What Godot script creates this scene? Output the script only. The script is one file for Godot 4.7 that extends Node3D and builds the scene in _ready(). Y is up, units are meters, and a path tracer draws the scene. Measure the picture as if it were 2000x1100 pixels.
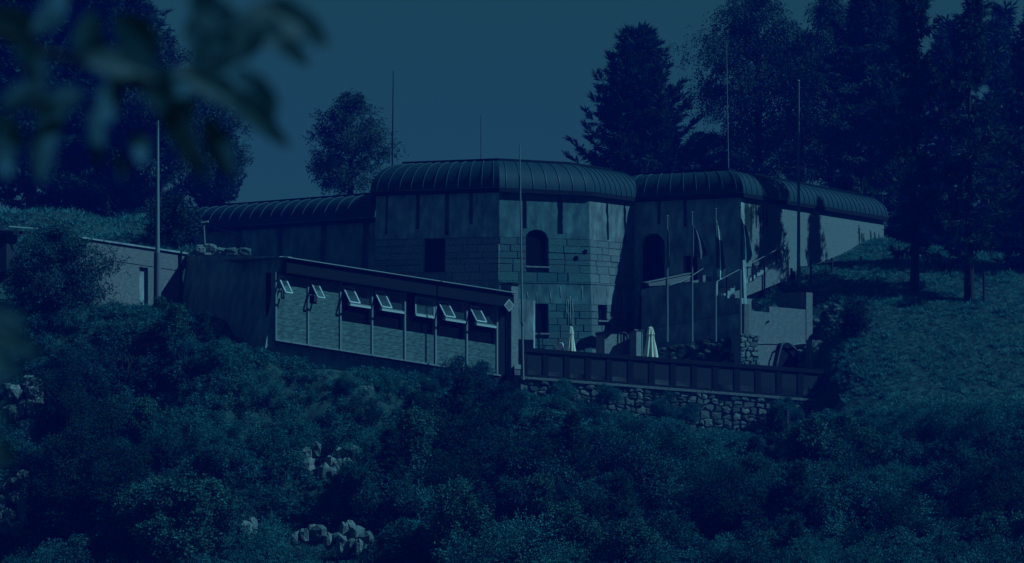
extends Node3D
# A mountain fort above a wooded slope, in deep blue light. Units are metres; the camera stands at the origin across the valley.
const F := 4000.0   # lens: pixels per unit of slope in the 2000 px wide photograph
const HY := 700.0   # the eye's level in that photograph

var rng := RandomNumberGenerator.new()
var M := {}
var ground_points: Array[Vector3] = []   # x, distance, height
var bump := FastNoiseLite.new()
var taken := {}

# ---------------------------------------------------------------- geometry
class G:
	var v := PackedVector3Array()
	var n := PackedVector3Array()
	var c := PackedColorArray()
	func tri(a: Vector3, b: Vector3, d: Vector3) -> void:
		v.append(a); v.append(b); v.append(d)
	func quad(a: Vector3, b: Vector3, d: Vector3, e: Vector3) -> void:
		v.append(a); v.append(b); v.append(d)
		v.append(a); v.append(d); v.append(e)
	func quadn(p: Array, q: Array) -> void:
		var turned: bool = (p[2] - p[0]).cross(p[1] - p[0]).dot(q[0] + q[2]) < 0.0
		for k in ([0, 2, 1, 0, 3, 2] if turned else [0, 1, 2, 0, 2, 3]):
			v.append(p[k]); n.append(q[k])
	func box(o: Vector3, a: Vector3, b: Vector3, d: Vector3) -> void:
		var p := o + a; var q := o + b; var r := o + a + b
		quad(o, p, r, q); quad(o + d, q + d, r + d, p + d)
		quad(o, o + d, p + d, p); quad(q, r, r + d, q + d)
		quad(o, q, q + d, o + d); quad(p, p + d, r + d, r)
	func prism(pts: Array, off: Vector3) -> void:
		var o: Vector3 = pts[0]
		var nn := Vector3.ZERO
		for i in pts.size():
			nn += (pts[i] - o).cross(pts[(i + 1) % pts.size()] - o)
		nn = nn.normalized()
		var ax := (Vector3.UP.cross(nn) if absf(nn.y) < 0.9 else Vector3.RIGHT).normalized()
		var ay := nn.cross(ax).normalized()
		var flat := PackedVector2Array()
		for p in pts:
			flat.append(Vector2((p - o).dot(ax), (p - o).dot(ay)))
		var ids := Geometry2D.triangulate_polygon(flat)
		for i in range(0, ids.size(), 3):
			var a: Vector3 = pts[ids[i]]; var b: Vector3 = pts[ids[i + 1]]; var d: Vector3 = pts[ids[i + 2]]
			tri(a + off, b + off, d + off); tri(a, d, b)
		for i in pts.size():
			var a: Vector3 = pts[i]; var b: Vector3 = pts[(i + 1) % pts.size()]
			quad(a, b, b + off, a + off)
	func block(p: Array, nn: Vector3, depth: float, bev: float) -> void:
		# p: four corners of the front face; a bevelled block whose back lies depth behind it
		var mid: Vector3 = (p[0] + p[1] + p[2] + p[3]) * 0.25
		var f := []; var s := []; var k := []
		for q in p:
			var inward: Vector3 = (mid - q).normalized() * bev * 1.4
			f.append(q + inward); s.append(q - nn * bev); k.append(q - nn * depth)
		quad(f[0], f[1], f[2], f[3])
		for i in 4:
			var j := (i + 1) % 4
			quad(f[i], s[i], s[j], f[j]); quad(s[i], k[i], k[j], s[j])
	func tube(path: Array, radii: Array, sides := 8, caps := true) -> void:
		var rings := []
		for i in path.size():
			var t: Vector3 = (path[mini(i + 1, path.size() - 1)] - path[maxi(i - 1, 0)]).normalized()
			var a := (t.cross(Vector3(0.13, 0.2, 1)) if absf(t.z) < 0.9 else t.cross(Vector3.UP)).normalized()
			var b := t.cross(a)
			var ring := []
			for k in sides:
				var w := TAU * k / sides
				ring.append(a * cos(w) + b * sin(w))
			rings.append(ring)
		for i in path.size() - 1:
			for k in sides:
				var j := (k + 1) % sides
				quadn([path[i] + rings[i][k] * radii[i], path[i] + rings[i][j] * radii[i], path[i + 1] + rings[i + 1][j] * radii[i + 1], path[i + 1] + rings[i + 1][k] * radii[i + 1]],
					[rings[i][k], rings[i][j], rings[i + 1][j], rings[i + 1][k]])
		if caps:
			for e in [0, path.size() - 1]:
				var t: Vector3 = (path[e] - path[1 if e == 0 else e - 1]).normalized()
				for k in sides:
					var j := (k + 1) % sides
					var flip: bool = rings[e][j].cross(rings[e][k]).dot(t) < 0.0
					v.append(path[e]); v.append(path[e] + rings[e][j if flip else k] * radii[e]); v.append(path[e] + rings[e][k if flip else j] * radii[e])
					n.append(t); n.append(t); n.append(t)
	func lathe(o: Vector3, prof: Array, sides := 12) -> void:
		for i in prof.size() - 1:
			var a: Vector2 = prof[i]; var b: Vector2 = prof[i + 1]
			for k in sides:
				var w := TAU * k / sides; var u := TAU * (k + 1) / sides
				quad(o + Vector3(cos(w) * a.x, a.y, sin(w) * a.x), o + Vector3(cos(u) * a.x, a.y, sin(u) * a.x), o + Vector3(cos(u) * b.x, b.y, sin(u) * b.x), o + Vector3(cos(w) * b.x, b.y, sin(w) * b.x))
	func mesh() -> ArrayMesh:
		var a := []
		a.resize(Mesh.ARRAY_MAX)
		a[Mesh.ARRAY_VERTEX] = v
		if n.size() == v.size():
			a[Mesh.ARRAY_NORMAL] = n
		else:
			var nn := PackedVector3Array()
			nn.resize(v.size())
			for i in range(0, v.size(), 3):
				var w := (v[i + 2] - v[i]).cross(v[i + 1] - v[i]).normalized()
				nn[i] = w; nn[i + 1] = w; nn[i + 2] = w
			a[Mesh.ARRAY_NORMAL] = nn
		if c.size() == v.size():
			a[Mesh.ARRAY_COLOR] = c
		var m := ArrayMesh.new()
		m.add_surface_from_arrays(Mesh.PRIMITIVE_TRIANGLES, a)
		return m

func at(px: float, py: float, d: float) -> Vector3:
	return Vector3((px - 1000.0) * d / F, (HY - py) * d / F, -d)
func plan(px: float, d: float) -> Vector2:
	return Vector2((px - 1000.0) * d / F, d)
func on(px: float, py: float, a: Vector2, b: Vector2) -> Vector3:   # a point on the upright plane through two plan points
	var k := (px - 1000.0) / F
	var e := b - a
	var t := (k * a.y - a.x) / (e.x - k * e.y)
	return at(px, py, a.y + t * e.y)
func facing(a: Vector2, b: Vector2) -> Vector3:
	var e := (b - a).normalized()
	return Vector3(e.y, 0, e.x)
func offset(pts: Array, dist: float) -> Array:   # a polyline in plan moved outwards by dist, mitred
	var out := []
	for i in pts.size():
		var na := facing(pts[maxi(i - 1, 0)], pts[maxi(i, 1)])
		var nb := facing(pts[mini(i, pts.size() - 2)], pts[mini(i + 1, pts.size() - 1)])
		var m := (na + nb).normalized()
		var s := dist / maxf(m.dot(na), 0.4)
		out.append(Vector2(pts[i].x + m.x * s, pts[i].y - m.z * s))
	return out
func p3(p: Vector2, y: float) -> Vector3:
	return Vector3(p.x, y, -p.y)

# ---------------------------------------------------------------- nodes
func numbered(called: String) -> String:
	var k: int = taken.get(called, 0)
	taken[called] = k + 1
	return called if k == 0 else "%s_%03d" % [called, k]
func tag(o: Node3D, label: String, category: String, group := "") -> Node3D:
	o.set_meta("label", label); o.set_meta("category", category)
	if group:
		o.set_meta("group", group)
	return o
func thing(called: String, label: String, category: String, where := Vector3.ZERO, group := "") -> Node3D:
	var o := Node3D.new()
	o.name = numbered(called)
	add_child(o)
	o.position = where
	return tag(o, label, category, group)
func put(called: String, mesh: Mesh, m: Material, parent: Node3D = self) -> MeshInstance3D:
	var o := MeshInstance3D.new()
	o.mesh = mesh
	o.material_override = m
	if parent == self:
		o.name = numbered(called)
	else:
		var k: int = parent.get_meta("n_" + called, 0)
		parent.set_meta("n_" + called, k + 1)
		o.name = called if k == 0 else "%s_%03d" % [called, k]
	parent.add_child(o, true)
	return o
func kind(o: Node3D, k: String) -> Node3D:
	o.set_meta("kind", k)
	return o

# ---------------------------------------------------------------- materials
func noise(seed_: int, freq: float, lo: float, hi: float, size := 512, octaves := 5) -> NoiseTexture2D:
	var f := FastNoiseLite.new()
	f.seed = seed_; f.frequency = freq; f.fractal_octaves = octaves; f.fractal_gain = 0.6
	f.noise_type = FastNoiseLite.TYPE_SIMPLEX_SMOOTH
	var g := Gradient.new()
	g.set_color(0, Color(lo, lo, lo)); g.set_color(1, Color(hi, hi, hi))
	var t := NoiseTexture2D.new()
	t.width = size; t.height = size; t.seamless = true; t.noise = f; t.color_ramp = g
	return t
func paint(r: float, g: float, b: float, rough := 0.9, tex: Texture2D = null, scale := Vector3.ONE, relief := 0.0) -> StandardMaterial3D:
	var m := StandardMaterial3D.new()
	m.albedo_color = Color(r, g, b).linear_to_srgb()
	m.roughness = rough
	m.metallic_specular = 0.3
	m.cull_mode = BaseMaterial3D.CULL_DISABLED
	if tex:
		m.albedo_texture = tex
		m.uv1_triplanar = true; m.uv1_world_triplanar = true
		m.uv1_scale = scale
		if relief > 0.0:
			m.heightmap_enabled = true; m.heightmap_texture = tex; m.heightmap_scale = relief
	return m

func make_materials() -> void:
	var grain := noise(3, 0.02, 0.72, 1.0)
	var blotch := noise(9, 0.012, 0.35, 1.05)
	var rough := noise(15, 0.03, 0.45, 1.0)
	var streak := noise(21, 0.009, 0.5, 1.05)
	M.render_wall = paint(0.225, 0.195, 0.19, 0.9, grain, Vector3(0.5, 0.5, 0.5), 0.6)
	M.bunker = paint(0.23, 0.225, 0.22, 0.9, grain, Vector3(0.4, 0.4, 0.4), 0.6)
	M.old_concrete = paint(0.23, 0.245, 0.235, 0.95, streak, Vector3(0.32, 0.12, 0.32), 0.8)
	M.mossy_dimmed_concrete = paint(0.1, 0.18, 0.18, 0.95, streak, Vector3(0.32, 0.12, 0.32), 0.8)  # tower front only: mossy, with grazing-sun dimness put into the colour
	M.mossy_dimmed_stone = [paint(0.1, 0.18, 0.175, 0.95, rough, Vector3(0.7, 0.7, 0.7), 3.0), paint(0.1, 0.215, 0.2, 0.95, rough, Vector3(0.6, 0.6, 0.6), 3.0), paint(0.06, 0.16, 0.16, 0.95, rough, Vector3(0.8, 0.8, 0.8), 3.0)]  # front blocks: mossy tone, the same grazing dimness mixed in
	M.stone = paint(0.26, 0.285, 0.28, 0.95, rough, Vector3(0.7, 0.7, 0.7), 4.0)
	M.stone_pale = paint(0.31, 0.32, 0.305, 0.95, rough, Vector3(0.6, 0.6, 0.6), 4.0)
	M.stone_dark = paint(0.22, 0.26, 0.25, 0.95, rough, Vector3(0.8, 0.8, 0.8), 4.0)
	M.mortar = paint(0.2, 0.23, 0.22, 0.95, grain, Vector3.ONE)
	M.wall_mortar = paint(0.2, 0.22, 0.2, 0.95, grain, Vector3.ONE)
	M.shade_lifted_concrete = paint(0.44, 0.48, 0.47, 0.95, streak, Vector3(0.32, 0.12, 0.32), 0.8)  # same concrete painted lighter to lift faces that lie in shade
	M.shade_lifted_stone = [paint(0.42, 0.46, 0.45, 0.95, rough, Vector3(0.7, 0.7, 0.7), 3.0), paint(0.48, 0.5, 0.48, 0.95, rough, Vector3(0.6, 0.6, 0.6), 3.0), paint(0.36, 0.41, 0.4, 0.95, rough, Vector3(0.8, 0.8, 0.8), 3.0)]  # same stone made lighter to brighten the shaded tower face
	M.lime = paint(0.4, 0.42, 0.38, 0.9, grain, Vector3.ONE)
	M.moss_shade = paint(0.05, 0.07, 0.04, 1.0, blotch, Vector3.ONE, 2.0)  # also darkens strips and stones that stand for shade
	M.dark_wall = paint(0.42, 0.45, 0.44, 0.95, streak, Vector3(0.25, 0.1, 0.25), 0.6)
	M.boards = paint(0.16, 0.235, 0.215, 0.95, noise(33, 0.016, 0.45, 1.05), Vector3(0.3, 0.75, 0.3), 0.6)
	M.roof = paint(0.012, 0.042, 0.048, 0.68, noise(41, 0.015, 0.75, 1.0), Vector3(0.3, 0.3, 0.3))
	M.seam = paint(0.035, 0.07, 0.08, 0.5)
	M.fascia = paint(0.014, 0.015, 0.017, 0.9)
	M.fascia.metallic_specular = 0.1
	M.black = paint(0.006, 0.006, 0.007, 1.0)
	M.black.metallic_specular = 0.0
	M.frame = paint(0.42, 0.42, 0.4, 0.5)
	M.steel = paint(0.19, 0.2, 0.2, 0.5)
	M.dull_steel = paint(0.12, 0.12, 0.13, 0.5)
	M.panel = paint(0.03, 0.036, 0.04, 0.6, grain, Vector3(0.4, 0.4, 0.4))
	M.dark_metal = paint(0.015, 0.016, 0.018, 0.7)
	M.dark_metal.metallic_specular = 0.15
	M.glass = StandardMaterial3D.new()
	M.glass.albedo_color = Color(0.5, 0.6, 0.6, 0.12)
	M.glass.transparency = BaseMaterial3D.TRANSPARENCY_ALPHA
	M.glass.roughness = 0.05
	M.glass.metallic_specular = 0.4
	M.glass.cull_mode = BaseMaterial3D.CULL_DISABLED
	M.canvas = paint(0.8, 0.66, 0.52, 0.9)
	M.rubble = [paint(0.24, 0.28, 0.26, 0.95, rough, Vector3(0.7, 0.7, 0.7), 3.0), paint(0.33, 0.35, 0.32, 0.95, rough, Vector3(0.7, 0.7, 0.7), 3.0), paint(0.14, 0.19, 0.17, 0.95, rough, Vector3(0.7, 0.7, 0.7), 3.0)]
	M.rock = paint(0.31, 0.34, 0.31, 0.95, rough, Vector3(0.5, 0.5, 0.5), 6.0)
	M.soil = paint(0.045, 0.1, 0.085, 1.0, blotch, Vector3(0.25, 0.25, 0.25), 4.0)
	M.bark = paint(0.05, 0.045, 0.04, 1.0, rough, Vector3(1.5, 0.4, 1.5), 2.0)
	M.wood = paint(0.035, 0.034, 0.033, 0.9)
	M.leaf = StandardMaterial3D.new()
	M.leaf.vertex_color_use_as_albedo = true
	M.leaf.roughness = 0.75
	M.leaf.metallic_specular = 0.25
	M.leaf.cull_mode = BaseMaterial3D.CULL_DISABLED
	M.leaf.backlight_enabled = true
	M.leaf.backlight = Color(0.6, 0.72, 0.66)
	M.near_leaf = paint(0.004, 0.021, 0.034, 0.55)
	M.near_leaf.backlight_enabled = true
	M.near_leaf.backlight = Color(0.3, 0.42, 0.5)
	M.skin = paint(0.4, 0.25, 0.18, 0.6)
	M.hair = paint(0.02, 0.016, 0.014, 0.6)
	M.shirt = paint(0.7, 0.65, 0.6, 0.9)
	M.cloth_dark = paint(0.04, 0.04, 0.05, 0.9)
	M.flag_dark = paint(0.1, 0.12, 0.13, 0.9)
	M.flag_white = paint(0.75, 0.74, 0.68, 0.9)
	M.flag_teal = paint(0.1, 0.22, 0.2, 0.9)

# ---------------------------------------------------------------- ground
func height(x: float, d: float) -> float:
	var top := 0.0
	var sum := 0.0
	for q in ground_points:
		var r := (x - q.x) * (x - q.x) + (d - q.y) * (d - q.y) + 0.3
		var w := 1.0 / (r * r)
		top += w * q.z
		sum += w
	var y := top / sum
	var w := smoothstep(lerpf(15.5, 17.2, smoothstep(117.5, 120.5, d)), lerpf(21.5, 20.0, smoothstep(116.0, 121.0, d)), x) * smoothstep(100.0, 108.0, d) * (1.0 - smoothstep(160.0, 170.0, d))
	if w > 0.0:   # the even grass bank right of the fort
		var k := [[95, -8.5], [108, -3.7], [112, -2.7], [115, -1.9], [119, 0.5], [122, 2.0], [124, 2.95], [126, 3.8], [131, 5.5], [137, 6.7], [143, 7.2], [155, 7.6], [175, 7.0]]
		for i in k.size() - 1:
			if d < k[i + 1][0] or i == k.size() - 2:
				var u: float = (d - k[i][0]) / (k[i + 1][0] - k[i][0])
				var m0: float = (k[i + 1][1] - k[maxi(i - 1, 0)][1]) / (k[i + 1][0] - k[maxi(i - 1, 0)][0]) * (k[i + 1][0] - k[i][0])
				var j := mini(i + 2, k.size() - 1)
				var m1: float = (k[j][1] - k[i][1]) / (k[j][0] - k[i][0]) * (k[i + 1][0] - k[i][0])
				var bank: float = (2 * u * u * u - 3 * u * u + 1) * k[i][1] + (u * u * u - 2 * u * u + u) * m0 + (-2 * u * u * u + 3 * u * u) * k[i + 1][1] + (u * u * u - u * u) * m1
				bank += 1.3 * exp(-((x - 25) * (x - 25) / 20.0 + (d - 145) * (d - 145) / 40.0)) - maxf(x - 30, 0) * 0.03
				y = lerpf(y, bank, w)
				break
	return y + bump.get_noise_2d(x, d) * (0.35 - 0.2 * w)
func know(px: float, py: float, d: float) -> void:
	var p := at(px, py, d)
	ground_points.append(Vector3(p.x, d, p.y))

func make_ground() -> void:
	bump.seed = 5; bump.frequency = 0.12; bump.fractal_octaves = 4
	for x in [-60, -35, -22, -10, 0, 10, 22, 35, 60]:
		for r in [[92, -9.8], [82, -15], [70, -21], [55, -24], [40, -19], [25, -10], [10, -3.5], [0, -1.7], [-30, 1.5], [-120, 6]]:
			ground_points.append(Vector3(x, r[0], r[1]))
		ground_points.append(Vector3(x, 160, 7.5)); ground_points.append(Vector3(x, 175, 6.5)); ground_points.append(Vector3(x, 205, -3)); ground_points.append(Vector3(x, 260, -28))
	for s in [-1, 1]:
		for d in [0, 60, 120, 180, 240]:
			ground_points.append(Vector3(s * 160, d, -10)); ground_points.append(Vector3(s * 240, d, -20))
	for q in [[-27, 108, 2.6], [-20, 108, 2.2], [-26, 100, -3.8], [-20, 100, -4.2], [-14.5, 104.5, 0.0], [-10, 106.3, -0.6], [-7, 109, -1.1], [-10, 100, -5.4], [-4, 112, -1.8], [-4, 104, -5], [0, 111.3, -2.5], [0, 104, -6.2],
			[5, 113.3, -3.5], [8.5, 114.6, -4.0], [8.5, 104, -7.2], [14, 116.4, -5.0], [14, 106, -7.5], [18, 117.6, -4.0], [20.5, 117, -1.6], [-5, 121, -2.5], [0, 121, -2.2], [5, 121, -2.2], [10, 121, -2.5], [13, 120.5, -2.8],
			[-4, 128, -1.5], [4, 128, -1.5], [0, 135, 0], [9, 126, 1.5], [13, 123, 3.8], [16, 126.5, 4.6], [12, 135, 5], [20, 140, 7], [-16, 119, 5.4], [-12, 117, 4.6], [-10, 121, 4.8], [-9, 118, 3.0], [-5, 122, 1.2], [-20, 120, 6.4], [-16, 126, 5.2], [-17, 128, 5.0], [-18.5, 132, 5.4], [-15, 131, 4.8], [-20.5, 136, 6.2], [-18, 124, 5.3], [-22, 117, 5.8], [-26, 115, 5.8], [-20, 112.5, 2.9], [-23, 109.3, 2.9], [-17.8, 113, 2.0], [-26, 109.5, 2.9], [17, 117.2, -5.0], [11, 115.4, -4.6], [19, 118.2, -1.7], [13.5, 121.5, -1.6], [15, 122, -1.4], [16.5, 122.4, -1.2], [18, 123, -0.9], [15, 120.2, -2.6], [17, 120.5, -2.6], [18.6, 121.2, -0.2], [18.9, 119.8, -0.8], [18.8, 122.6, 0.4], [15.2, 124.4, 2.3], [17, 125, 2.8], [16, 112, -7.0], [20, 113, -4.4]]:
		ground_points.append(Vector3(q[0], q[1], q[2]))
	for q in [[250, 462, 121], [100, 420, 128], [300, 425, 134], [20, 425, 138], [330, 415, 142], [0, 560, 109], [1680, 800, 118], [1650, 700, 124], [1605, 590, 128.5], [1590, 512, 132], [1660, 480, 139], [1725, 467, 146], [1460, 595, 122.8], [1500, 580, 123.8], [1545, 575, 124.8], [1548, 548, 126.4],
			[1700, 760, 119.5], [1720, 640, 124.8], [1800, 780, 114.5], [1800, 700, 119], [1800, 640, 123.8], [1787, 574, 129.5], [1893, 602, 127], [1700, 560, 131], [1800, 510, 143], [1900, 645, 123.2], [1900, 720, 117], [2000, 800, 110], [2000, 700, 117], [2000, 625, 124], [2000, 570, 131.5], [1900, 500, 153], [2000, 500, 153], [2150, 620, 126], [2150, 800, 110]]:
		know(q[0], q[1], q[2])
	var xs := []
	var x := -240.0
	while x <= 240.0:
		xs.append(x)
		x += 0.9 if absf(x + 0.4) < 42 else (4.0 if absf(x) < 80 else 20.0)
	var ds := []
	var d := -140.0
	while d <= 270.0:
		ds.append(d)
		d += 0.9 if d > 86 and d < 150 else (3.0 if d > 60 and d < 180 else 10.0)
	var h := []
	for i in xs.size():
		var col := []
		for j in ds.size():
			col.append(Vector3(xs[i], height(xs[i], ds[j]), -ds[j]))
		h.append(col)
	var g := G.new()
	for i in xs.size() - 1:
		for j in ds.size() - 1:
			g.quad(h[i][j], h[i + 1][j], h[i + 1][j + 1], h[i][j + 1])
	kind(put("hillside_ground", g.mesh(), M.soil), "structure")

# ---------------------------------------------------------------- the fort
const TOP := 9.99
var tower := [Vector2(-8.9, 133), Vector2(-8.15, 122.95), Vector2(-0.75, 120), Vector2(4.61, 122.95), Vector2(7.94, 128.1), Vector2(7.6, 136)]
var wing_r := [Vector2(7.2, 127.9), Vector2(13.86, 124), Vector2(26.3, 145), Vector2(24.5, 150)]
var wing_l := [Vector2(-27.5, 144.5), Vector2(-8.3, 127.2)]

func roof_profile(run: float, rise: float) -> Array:
	var p := []
	for k in 15:
		var a := PI / 2 * k / 14.0
		p.append(Vector2(run * (1.0 - cos(a)), rise * sin(a)))
	return p

func make_roof(fort: Node3D, line: Array, eave: float, run: float, rise: float, gaps: Array, called: String) -> void:
	var out := offset(line, 0.32)
	var prof := roof_profile(run, rise)
	var rings := []
	for q in prof:
		rings.append([offset(out, -q.x), eave + q.y])
	var g := G.new()
	for i in line.size() - 1:
		var nn := facing(line[i], line[i + 1])
		for k in prof.size() - 1:
			var a := PI / 2 * k / 14.0
			var b := PI / 2 * (k + 1) / 14.0
			var na := (nn * cos(a) / run + Vector3.UP * sin(a) / rise).normalized()
			var nb := (nn * cos(b) / run + Vector3.UP * sin(b) / rise).normalized()
			g.quadn([p3(rings[k][0][i], rings[k][1]), p3(rings[k][0][i + 1], rings[k][1]), p3(rings[k + 1][0][i + 1], rings[k + 1][1]), p3(rings[k + 1][0][i], rings[k + 1][1])], [na, na, nb, nb])
	var roof := put(called, g.mesh(), M.roof, fort)
	# flat deck behind the curved edge
	var deck := G.new()
	var last: Array = rings[-1][0]
	var poly := []
	for q in last:
		poly.append(p3(q, rings[-1][1] - 0.02))
	if line.size() == 2:
		for q in [last[1], last[0]]:
			poly.append(p3(q + Vector2(4.5, 5.5), rings[-1][1] - 0.02))
	deck.prism(poly, Vector3(0, -0.2, 0))
	put("roof_deck", deck.mesh(), M.moss_shade, roof)
	var rim := G.new()
	var inner := offset(last, -0.22)
	for i in line.size() - 1:
		rim.prism([p3(last[i], rings[-1][1]), p3(last[i + 1], rings[-1][1]), p3(inner[i + 1], rings[-1][1]), p3(inner[i], rings[-1][1])], Vector3(0, 0.16, 0))
	put("ridge_rim", rim.mesh(), M.fascia, roof)
	var fas := G.new()
	var under := offset(line, 0.02)
	for i in line.size() - 1:
		fas.prism([p3(out[i], eave - 0.003), p3(out[i + 1], eave - 0.003), p3(under[i + 1], eave - 0.003), p3(under[i], eave - 0.003)], Vector3(0, -0.26, 0))
	put("eave_fascia", fas.mesh(), M.fascia, roof)
	for i in line.size() - 1:
		if gaps[i] <= 0.0:
			continue
		var nn := facing(line[i], line[i + 1])
		var length: float = (out[i + 1] - out[i]).length()
		var count := int(length / gaps[i])
		var e := Vector3(out[i + 1].x - out[i].x, 0, -(out[i + 1].y - out[i].y)).normalized()
		for s in count:
			var t := (s + 0.5) / count
			var sg := G.new()
			for k in prof.size() - 1:
				var pts := []
				for q in [k, k + 1]:
					var a: float = PI / 2 * q / 14.0
					var na := (nn * cos(a) / run + Vector3.UP * sin(a) / rise).normalized()
					var p := p3(rings[q][0][i].lerp(rings[q][0][i + 1], t), rings[q][1])
					pts.append([p - e * 0.022, p - e * 0.018 + na * 0.045, p + e * 0.018 + na * 0.045, p + e * 0.022])
				for w in 3:
					sg.quad(pts[0][w], pts[0][w + 1], pts[1][w + 1], pts[1][w])
			put("seam", sg.mesh(), M.seam, roof)

func fp(line: Array, i: int, s: float, y: float, off: float, top: float, batter: float) -> Vector3:
	var r := offset(line, (top - y) * batter + off)
	return p3(r[i].lerp(r[i + 1], s), y)

func facet_slab(g: G, line: Array, i: int, outline: Array, off: float, depth: float, top: float, batter: float) -> void:
	var pts := []
	for q in outline:
		pts.append(fp(line, i, q[0], q[1], off, top, batter))
	g.prism(pts, -facing(line[i], line[i + 1]) * depth)

func lay_blocks(parent: Node3D, line: Array, i: int, rows: Array, holes: Array, top: float, batter: float, size: float, set_: Array) -> void:
	var r := offset(line, 0)
	var length: float = (r[i + 1] - r[i]).length()
	var nn := (facing(line[i], line[i + 1]) + Vector3.UP * batter).normalized()
	for k in rows.size() - 1:
		var y1: float = rows[k]
		var y0: float = rows[k + 1]
		var spans := [[0.0, 1.0]]
		for h in holes:
			if h[2] < y1 - 0.05 and h[3] > y0 + 0.05:
				var next := []
				for sp in spans:
					if h[0] > sp[0] and h[0] < sp[1]: next.append([sp[0], h[0]])
					if h[1] < sp[1] and h[1] > sp[0]: next.append([h[1], sp[1]])
					if h[1] <= sp[0] or h[0] >= sp[1]: next.append(sp)
				spans = next
		for sp in spans:
			var s: float = sp[0]
			while s < sp[1] - 0.001:
				var w := size * rng.randf_range(0.6, 1.45) / length
				if sp[1] - s - w < size * 0.5 / length:
					w = sp[1] - s
				var j := 0.007 / length
				var proud := rng.randf_range(-0.02, 0.03)
				var g := G.new()
				var gap := 0.007
				var q := []
				for c in [[s + j, y0 + gap], [s + w - j, y0 + gap], [s + w - j, y1 - gap], [s + j, y1 - gap]]:
					q.append(fp(line, i, c[0], c[1] + rng.randf_range(-0.012, 0.012), proud, top, batter))
				g.block(q, nn, 0.4, 0.032)
				var pick := rng.randf()
				put("stone_block", g.mesh(), set_[0] if pick < 0.55 else (set_[1] if pick < 0.8 else set_[2]), parent)
				s += w

func arch(s0: float, s1: float, spring: float, crown: float) -> Array:   # points over an arched opening, from left to right
	var p := []
	for k in 9:
		var a := PI * (1.0 - k / 8.0)
		p.append([(s0 + s1) / 2 + cos(a) * (s1 - s0) / 2, spring + sin(a) * (crown - spring)])
	return p

func wall_y(py: float) -> float:
	return (HY - py) * 0.03

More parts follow.
